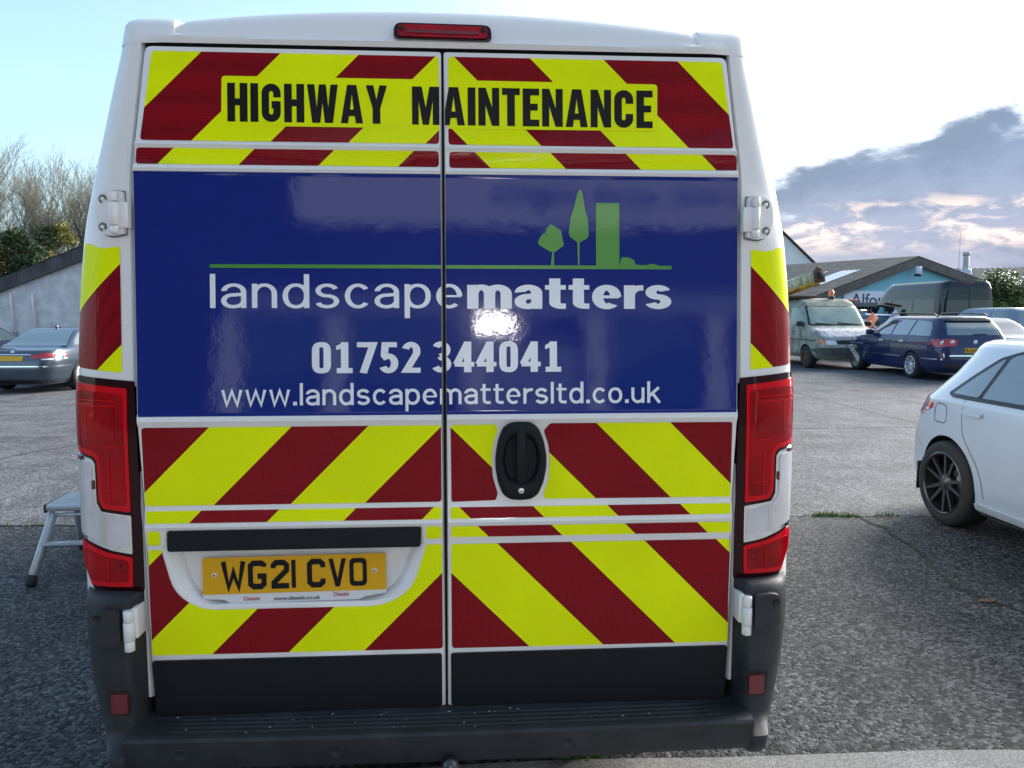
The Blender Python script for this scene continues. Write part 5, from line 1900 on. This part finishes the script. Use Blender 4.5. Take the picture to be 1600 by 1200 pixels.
SL, SR = .275, .19
bm = fill_bm([[(-8.6, 0), (7.5, 0), (7.5, 4.19 - 7.5 * SR), (0, 4.19), (-8.6, 4.19 - 8.6 * SL)]])
map_bm(bm, lambda u, v, d: shed_p(u, v, d), 0.0)
obj('gable_wall', bm, 'blue_render', shed, smooth=False)
for sgn, run, sl in ((-1, 8.8, SL), (1, 7.7, SR)):
    a, b = (0, 4.24), (sgn * run, 4.24 - run * sl)
    bm = bmesh.new()
    q = []
    for d in (.30, .16):
        for (w, z) in (a, b):
            for dz in (.02, -.40):
                q.append(bm.verts.new(shed_p(w, z + dz, d)))
    for ix in ((0, 1, 3, 2), (4, 6, 7, 5), (0, 4, 5, 1), (2, 3, 7, 6), (0, 2, 6, 4), (1, 5, 7, 3)):
        bm.faces.new([q[i] for i in ix])
    bmesh.ops.recalc_face_normals(bm, faces=bm.faces[:])
    obj('barge_board', bm, 'fascia_dark', shed, smooth=False)
    bm = bmesh.new()
    rows = [[], []]
    n = 620
    for i in range(n + 1):
        d = -.30 + 24 * i / n
        wob = .025 * math.sin(i * math.pi / 2.0)
        for r_, w in ((0, 0.0), (1, run)):
            rows[r_].append(shed_p(sgn * w, 4.30 - w * sl + wob, -d))
    grid(bm, rows)
    rf = obj('roof', bm, 'asbestos', shed)
    for d0 in ((1.0, 2.9, 8.0, 13.0) if sgn < 0 else ()):
        bm = bmesh.new()
        rows = [[shed_p(sgn * w, 4.345 - w * sl + .02 * math.sin(k * 1.57), -(d0 + 1.1 * k / 16)) for k in range(17)] for w in (2.6, 5.6)]
        grid(bm, rows)
        obj('skylight', bm, 'skylight', rf)
for wp, dd in ((-8.6, 0), (7.5, 0)):
    bm = bmesh.new()
    z1 = 4.19 - abs(wp) * (SL if wp < 0 else SR)
    grid(bm, [[shed_p(wp, 0, 0), shed_p(wp, 0, -23)], [shed_p(wp, z1, 0), shed_p(wp, z1, -23)]])
    obj('side_wall', bm, 'blue_render', shed, smooth=False)
sg = patch('sign_board', [rpoly([(-5.10, 1.72), (-5.10, 2.56), (-.9, 2.56), (-.9, 1.72)], .01, 2)], shed_p, .08, 'sign_white', shed, skirt=.07)
bm = text_bm('Alfor', (-4.62, -2.25, 1.86, 2.44), 0.012, 1.0)
map_bm(bm, shed_p, .085)
obj('lettering', bm, 'sign_navy', sg, smooth=False)
bm = bmesh.new()
box(bm, -.14, .14, -.55, -.30, 3.42, 3.78, .02)
fl = obj('flood_lamp', bm, 'sign_white', shed)
obj('lamp_hood', boxm(-.13, .13, -.57, -.33, 3.30, 3.42, .02), 'trim', fl)

wg = empty('white_hall', (25.0, 59.4, 0))
tag(wg, 'tall white gable end rising behind the blue workshop', 'building')
bm = fill_bm([[(-14, 0), (5.2, 0), (5.2, 3.6), (-2.5, 11.0), (-14, 1.2)]])
map_bm(bm, lambda u, v, d: Vector((u, -.12 * u - d, v)), 0)
obj('gable_wall', bm, 'white_wall', wg, smooth=False)
for a, b in (((-2.5, 11.0), (5.4, 3.4)), ((-2.5, 11.0), (-14, 1.0))):
    bm = bmesh.new()
    grid(bm, [[(a[0], .3 - .4, a[1] + .12), (b[0], -.12 * b[0] - .4, b[1] + .12)], [(a[0], .3 + 16, a[1] + .12), (b[0], -.12 * b[0] + 16, b[1] + .12)]])
    obj('roof', bm, 'fascia_dark', wg, smooth=False)

fr = empty('dark_roofed_shed', (38, 50, 0))
tag(fr, 'long low shed with dark roof behind the hedge', 'building')
bm = fill_bm([[(-9, 0), (14, 0), (14, 3.2), (-9, 2.9)]])
map_bm(bm, lambda u, v, d: Vector((u, -d - .2 * u, v)), 0)
obj('wall', bm, 'white_wall', fr, smooth=False)
bm = bmesh.new()
rows = [[], []]
for i in range(240):
    x = -10 + 25 * i / 239
    rows[0].append((x, -.2 * x - .5, 2.9 + .012 * x + .03 * math.sin(i * 1.57)))
    rows[1].append((x, -.2 * x + 7.0, 4.95 + .012 * x + .03 * math.sin(i * 1.57)))
grid(bm, rows)
obj('roof', bm, 'asbestos', fr)

# flue and mast
fe_ = empty('flue', (27.44, 38.6, 0))
tag(fe_, 'short metal flue pipe standing on the workshop roof', 'flue')
mat('flue_metal', (0.50, 0.46, 0.40), 0.6, metal=0.0, var2=(0.22, 0.28, 0.32), vscale=4)
bm = bmesh.new()
tube(bm, [(0, 0, 2.8), (0, 0, 4.72)], .15, 14)
obj('pipe', bm, 'flue_metal', fe_)
bm = bmesh.new()
tube(bm, [(0, 0, 4.62), (0, 0, 4.80)], .18, 14)
obj('cowl', bm, 'flue_metal', fe_)
obj('flashing', boxm(-.22, .22, -.22, .22, 2.9, 3.90, .05), 'skylight', fe_)
bm = bmesh.new()
tube(bm, [(27.17, 38.8, 2.8), (27.17, 38.8, 5.9)], [.018, .008], 6)
tag(obj('mast', bm, 'grey_frame'), 'thin bare mast beside the flue', 'mast')

# lean-to cabin, tarpaulined boat and clutter in front of the workshop
cb_ = empty('lean_to_cabin', (16.3, 28.0, 0))
tag(cb_, 'low grey lean-to with a barred window below the white sign', 'cabin')
obj('wall', boxm(-.95, 1.05, .25, 2.5, 0, 1.78), 'dark_inside', cb_, smooth=False)
obj('roof_beam', boxm(-1.1, 1.15, -.05, 2.6, 1.78, 1.96, .01), 'grey_frame', cb_, smooth=False)
for x in (-1.0, .38, 1.02):
    obj('post', boxm(x - .06, x + .06, 0, .12, 0, 1.775), 'grey_frame', cb_, smooth=False)
for k in range(9):
    obj('window_bar', boxm(-.90 + k * .14, -.88 + k * .14, .14, .16, .9, 1.76), 'white_wall', cb_, smooth=False)
for k in range(5):
    obj('window_bar', boxm(-.93, .30, .165, .18, 1.0 + k * .16, 1.02 + k * .16), 'white_wall', cb_, smooth=False)
tag(obj('orange_plank', boxm(15.05, 15.75, 27.7, 27.95, 1.985, 2.06, .01), 'orange'), 'orange plank lying on the lean-to roof', 'plank')
bt = empty('small_boat', (14.2, 24.4, 0), R(8))
tag(bt, 'small pale blue boat on a trailer before the lean-to', 'boat')
bm = bmesh.new()
rows = []
for k in range(9):
    t = k / 8
    x = -1.15 + 2.3 * t
    w = .55 * math.sin(math.pi * min(1, .25 + t * .75)) ** .6
    zt = 1.44 + .10 * (1 - t) ** 2
    rows.append([(x, -w, zt), (x, -w * .8, zt - .22), (x, 0, zt - .36 + .2 * (1 - t) ** 3), (x, w * .8, zt - .22), (x, w, zt)])
grid(bm, rows)
obj('hull', bm, 'tarp_blue', bt)
bm = bmesh.new()
rows = [[(-1.15 + 2.3 * k / 8, y, 1.45 + .10 * (1 - k / 8) ** 2 + .05 * (1 - abs(y) * 2)) for y in (-.5, -.2, 0, .2, .5)] for k in range(9)]
grid(bm, rows)
obj('cover', bm, 'tarp_blue', bt)
obj('windshield', boxm(-.55, -.05, -.3, .3, 1.50, 1.66, .04), 'glass', bt)
obj('trailer', boxm(-.9, .9, -.4, .4, .42, .56), 'grey_frame', bt, smooth=False)
for x in (-.5, .5):
    obj('support', boxm(x - .05, x + .05, -.35, .35, .56, 1.2), 'grey_frame', bt, smooth=False)
for y in (-.5, .5):
    bm = bmesh.new()
    lathe(bm, [(.0001, .06), (.2, .06), (.26, .04), (.26, -.06), (.0001, -.06)], 18, Matrix.Translation((0, y, .26)) @ Matrix.Rotation(R(90), 4, 'Z'))
    obj('trailer_wheel', bm, 'tyre', bt)
bm = beam((11.55, 20.4, .30), (12.62, 20.7, 1.48), .26, .05, up=(0, 1, 0))
tag(obj('orange_board', bm, 'orange'), 'orange board leaning between the old van and the blue estate', 'board')
rb = empty('rubble_heap', (13.3, 22.5, 0))
tag(rb, 'heap of pale rubble behind the blue estate', 'rubble')
for k in range(26):
    bm = bmesh.new()
    s_ = random.uniform(.18, .40)
    bmesh.ops.create_icosphere(bm, subdivisions=1, radius=s_)
    lvl = k / 26
    for v in bm.verts:
        v.co = Vector((v.co.x * random.uniform(.8, 1.3), v.co.y, v.co.z * random.uniform(.5, .9)))
    obj('stone', bm, 'rubble', rb, smooth=False, loc=(random.uniform(-1.1, 1.1) * (1 - lvl * .7), random.uniform(-.6, .6), .12 + lvl * 1.05))
tp = empty('teal_bundle', (15.75, 26.0, 0))
tag(tp, 'upright teal tarpaulin bundle beside the lean-to post', 'tarpaulin')
bm = bmesh.new()
tube(bm, [(0, 0, 0), (.02, 0, .6), (0, 0, 1.2), (.03, 0, 1.55), (.02, 0, 1.75)], [.13, .15, .11, .15, .05], 10)
obj('cloth', bm, 'teal', tp)
bm = bmesh.new()
tube(bm, [(0, 0, 1.18), (0, 0, 1.24)], .13, 10)
obj('tie', bm, 'grey_frame', tp)
ws = empty('sign_stand', (13.66, 21.4, 0))
tag(ws, 'white triangular sign showing above the estate roof', 'sign')
bm = fill_bm([[(-.30, 1.25), (.30, 1.25), (0, 1.66)]])
map_bm(bm, lambda u, v, d: Vector((u, -d, v)), .01, .02)
obj('panel', bm, 'sign_white', ws, smooth=False)
obj('post', boxm(-.025, .025, .01, .06, 0, 1.4), 'grey_frame', ws, smooth=False)

# rendered shed on the left
ls_ = empty('rendered_shed', (-12.0, 25.0, gz(-12, 25)))
tag(ls_, 'grey pebbledashed shed with dark barge board behind the saloon', 'building')
GA = lambda x: 5.35 - .385 * abs(x - 3.9)
bm = fill_bm([[(-7.5, 0), (14, 0), (14, GA(14)), (3.9, GA(3.9)), (-7.5, GA(-7.5))]])
map_bm(bm, lambda u, v, d: Vector((u, -d, v)), 0)
obj('gable_wall', bm, 'pebbledash', ls_, smooth=False)
for x0, x1 in ((-7.9, 3.9), (3.9, 14.4)):
    bm = fill_bm([[(x0, GA(x0) - .02), (x1, GA(x1) - .02), (x1, GA(x1) + .44), (x0, GA(x0) + .44)]])
    map_bm(bm, lambda u, v, d: Vector((u, -d, v)), .16, .14)
    bb = obj('barge_board', bm, 'fascia_dark', ls_, smooth=False)
    n = int(abs(x1 - x0) / .9)
    for k in range(n):
        xm = x0 + (x1 - x0) * (k + .5) / n
        o_ = obj('board_joint', boxm(xm - .012, xm + .012, -.172, -.16, GA(xm) + .03, GA(xm) + .40), 'trim', bb, smooth=False)
    bm = bmesh.new()
    grid(bm, [[(x0, -.2, GA(x0) + .45), (x1, -.2, GA(x1) + .45)], [(x0, 14, GA(x0) + .45), (x1, 14, GA(x1) + .45)]])
    obj('roof', bm, 'asbestos', ls_, smooth=False)
for px_, lab in ((-3.14, 'pale pipe on the rendered shed wall, nearer its low eave'), (-2.43, 'pale pipe on the rendered shed wall, nearer the gable top')):
    r_ = empty('wall_pipe', (-12.0 + px_, 24.93, gz(-12, 25)))
    tag(r_, lab, 'pipe')
    bm = bmesh.new()
    tube(bm, [(0.05, 0, 1.05), (-.03, 0, 2.1), (-.04, 0, 2.42)], .035, 8)
    obj('pipe', bm, 'white_wall', r_)
    bm = bmesh.new()
    tube(bm, [(0.06, 0, .2), (0.05, 0, 1.15)], .07, 8)
    obj('boot', bm, 'grey_frame', r_)

# ---------------------------------------------------------------- print shop across the way (behind the camera, mirrored in the doors)
mat('shop_cladding', (0.075, 0.08, 0.095), 0.6, var=0.15, vscale=0.8)
mat('shop_frame', (0.84, 0.85, 0.86), 0.5)
mat('shop_pale', (0.40, 0.43, 0.48), 0.6, var=0.1, vscale=1)
mat('lamp_glow', (1, 1, 1), 0.4, emit=((1.0, 0.97, 0.92), 45.0))
SHY = -9.0
shop = empty('print_shop', (0.8, SHY, 0))
tag(shop, 'print and signs workshop facing the van across the paving', 'building')
obj('wall', boxm(-17, 17, -8, -.10, 0, 10.5), 'shop_cladding', shop, smooth=False)
sf = lambda u, v, d: Vector((u, d, v))
obj('sign_board', boxm(-3.2, 5.4, -.10, .02, 4.36, 5.75, .01), 'shop_frame', shop, smooth=False)
bm = text_bm('print and signs', (-3.75, .30, 4.62, 4.98), 0.02, 1.05)
map_bm(bm, lambda u, v, d: Vector((-u, .02 + d, v)), .004)
obj('lettering', bm, 'sign_navy', shop, smooth=False)
obj('lintel', boxm(-4.2, 5.2, -.098, .03, 3.02, 3.36), 'shop_pale', shop, smooth=False)
for x in (-4.1, -2.6, -.6, 1.2, 3.0, 5.0):
    obj('post', boxm(x - .14, x + .14, -.098, .05, 0, 3.015), 'shop_frame', shop, smooth=False)
for a, b in ((-3.95, -2.75), (-2.45, -.75), (1.35, 2.85), (3.15, 4.85)):
    obj('shop_window', boxm(a, b, -.097, -.06, .5, 3.0), 'glass', shop, smooth=False)
obj('door', boxm(-.44, 1.05, -.097, -.05, 0, 2.6), 'shop_pale', shop, smooth=False)
lamp_ = empty('wall_lamp', (.50, SHY + .10, 2.88))
tag(lamp_, 'lit floodlight fixed to the lintel of the print shop', 'lamp')
obj('housing', boxm(-.30, .30, -.07, .05, -.14, .14, .01), 'trim', lamp_, smooth=False)
obj('lit_panel', boxm(-.24, .24, .051, .06, -.09, .09), 'lamp_glow', lamp_, smooth=False)

# ---------------------------------------------------------------- trees, hedge
mat('bark', (0.13, 0.115, 0.095), 0.9, var2=(0.07, 0.065, 0.05), vscale=6)
mat('twig', (0.155, 0.145, 0.105), 0.85)
mat('leaf_dark', (0.030, 0.060, 0.016), 0.5, var2=(0.05, 0.075, 0.02), vscale=1.3)
mat('leaf_olive', (0.13, 0.14, 0.03), 0.6, var2=(0.08, 0.075, 0.03), vscale=0.9)
mat('leaf_hedge', (0.17, 0.21, 0.05), 0.45, var2=(0.075, 0.115, 0.03), vscale=2.2)
mat('leaf_yellow', (0.26, 0.24, 0.04), 0.6, var=0.4, vscale=2)


def prism(bm, p0, p1, r0, r1, n=3):
    d = (p1 - p0)
    if d.length < 1e-5:
        return
    d.normalize()
    a = d.orthogonal().normalized()
    b = d.cross(a)
    r = [[bm.verts.new(p + (a * math.cos(6.2832 * k / n) + b * math.sin(6.2832 * k / n)) * q) for k in range(n)] for p, q in ((p0, r0), (p1, r1))]
    for k in range(n):
        bm.faces.new((r[0][k], r[0][(k + 1) % n], r[1][(k + 1) % n], r[1][k]))


def leaf_cloud(bm, blobs, n, size, rng):
    for _ in range(n):
        cx, cy, cz, rx, ry, rz = rng.choice(blobs)
        while True:
            p = Vector((rng.uniform(-1, 1), rng.uniform(-1, 1), rng.uniform(-1, 1)))
            if .25 < p.length < 1:
                break
        p = Vector((cx + p.x * rx, cy + p.y * ry, cz + p.z * rz))
        u = Vector((rng.gauss(0, 1), rng.gauss(0, 1), rng.gauss(0, .7))).normalized()
        v = u.orthogonal().normalized()
        s_ = size * rng.uniform(.6, 1.4)
        q = [p + u * s_, p + v * s_ * .55, p - u * s_, p - v * s_ * .55]
        bm.faces.new([bm.verts.new(w) for w in q])


def bare_tree(x, y, h, label, seed, ivy=0.0, lean=0.0, tw=.0075, yellow=False):
    rng = random.Random(seed)
    h *= 1.07
    root = empty('bare_tree', (x, y, -.4))
    tag(root, label, 'tree', 'bare trees behind the rendered shed')
    bt_, bc2 = bmesh.new(), bmesh.new()

    def grow(p, d, ln, r, lev):
        bm = bt_ if lev < 2 else bc2
        n = 5 if lev < 2 else (3 if lev < 4 else 2)
        q = p
        for k in range(n):
            d2 = (d + Vector((rng.gauss(0, .13), rng.gauss(0, .13), rng.gauss(.05, .09)))).normalized()
            q2 = q + d2 * (ln / n)
            ra, rb_ = r * (1 - .55 * k / n), r * (1 - .55 * (k + 1) / n)
            prism(bm, q, q2, max(ra, tw), max(rb_, tw * .75), 6 if lev == 0 else (4 if lev == 1 else 3))
            if lev < 5 and (lev > 0 or k >= 1):
                for _ in range(2 if lev in (1, 2) else 1):
                    if rng.random() < (.92 if lev < 4 else .68):
                        az = rng.uniform(0, 6.283)
                        side = Vector((math.cos(az), math.sin(az), 0))
                        spread = rng.uniform(.45, .95)
                        nd = (d2 + side * spread + Vector((0, 0, .22))).normalized()
                        grow(q2, nd, ln * rng.uniform(.50, .68), rb_ * .62, lev + 1)
            q, d = q2, d2
        if lev < 5:
            grow(q, d, ln * .6, r * .42, lev + 1)

    grow(Vector((0, 0, 0)), Vector((lean, 0, 1)).normalized(), h * .44, h * .017, 0)
    top = max((v.co.z for v in bc2.verts), default=1)
    for b in (bt_, bc2):
        for v in b.verts:
            v.co = Vector((v.co.x * .8 * h / top, v.co.y * .8 * h / top, v.co.z * h / top))
    obj('trunk', bt_, 'bark', root)
    obj('crown', bc2, 'twig', root, smooth=False)
    if ivy:
        bm = bmesh.new()
        leaf_cloud(bm, [(lean * h * t * .4 + rng.gauss(0, .15), rng.gauss(0, .1), h * t * .5, .45 + .25 * (1 - t), .45, .6) for t in [ivy * k / 9 for k in range(10)]], 2600, .09, rng)
        obj('ivy', bm, 'leaf_dark', root, smooth=False)
    return root


TR = [(-26.6, 43, 11.6, 'tallest bare tree behind the low eave of the rendered shed', 3, .0, 0), (-24.2, 41, 10.9, 'bare tree with slender pale trunk beside the tallest one', 8, .0, .05),
      (-22.9, 39.5, 10.0, 'bare tree with thick ivy climbing most of its trunk', 14, 1.0, .02), (-21.5, 40.5, 9.6, 'bare tree with ivy only on its lower trunk', 21, .6, -.04),
      (-19.9, 41, 9.3, 'leaning bare tree with a few yellow leaves', 29, .0, .10), (-17.6, 42, 8.6, 'smallest bare tree behind the barge board', 35, .2, .04), (-29.5, 42, 11.8, 'bare tree standing farthest from the van', 41, .3, .0)]
for a in TR:
    bare_tree(a[0], a[1], a[2], a[3], a[4], a[5], a[6])
rng = random.Random(5)


def shrub(name, x, y, blobs, n, size, m, label, group=None):
    r_ = empty(name, (x, y, gz(x, y)))
    tag(r_, label, 'shrub', group)
    bm = bmesh.new()
    leaf_cloud(bm, blobs, n, size, rng)
    obj('foliage', bm, m, r_, smooth=False)
    bm = bmesh.new()
    for b in blobs:
        prism(bm, Vector((b[0] * .3, b[1] * .3, 0)), Vector((b[0], b[1], b[2])), .05, .015, 5)
    obj('stem', bm, 'bark', r_)


def blobs(w, d, h, n, r):
    return [(rng.uniform(-w, w), rng.uniform(-d, d), rng.uniform(.3, 1) * h * (1 - .3 * rng.random()), r * rng.uniform(.7, 1.3), r * rng.uniform(.7, 1.2), r * rng.uniform(.6, 1.1)) for _ in range(n)]


shrub('evergreen_shrub', -23.6, 36.5, blobs(2.4, .8, 6.6, 80, .45), 15000, .085, 'leaf_olive', 'olive brown scrub behind the rendered shed')
shrub('evergreen_shrub', -21.0, 35.5, blobs(1.7, .8, 6.6, 64, .42), 13000, .085, 'leaf_dark', 'dark green shrub beneath the ivy covered trees')
shrub('evergreen_shrub', -18.9, 36.5, blobs(1.2, .6, 6.4, 34, .4), 5000, .085, 'leaf_yellow', 'yellowing shrub beside the dark green one')
shrub('evergreen_shrub', -28.0, 36.5, blobs(2.6, .8, 6.6, 60, .5), 10000, .09, 'leaf_dark', 'dark shrub at the low end of the rendered shed')
shrub('hedge', 21.6, 26.6, blobs(1.5, .6, 3.5, 80, .38), 20000, .075, 'leaf_hedge', 'leafy green hedge beside the black van')
shrub('hedge', 24.6, 27.6, blobs(2.2, .8, 3.6, 80, .42), 15000, .08, 'leaf_hedge', 'leafy green hedge beyond the off roader')
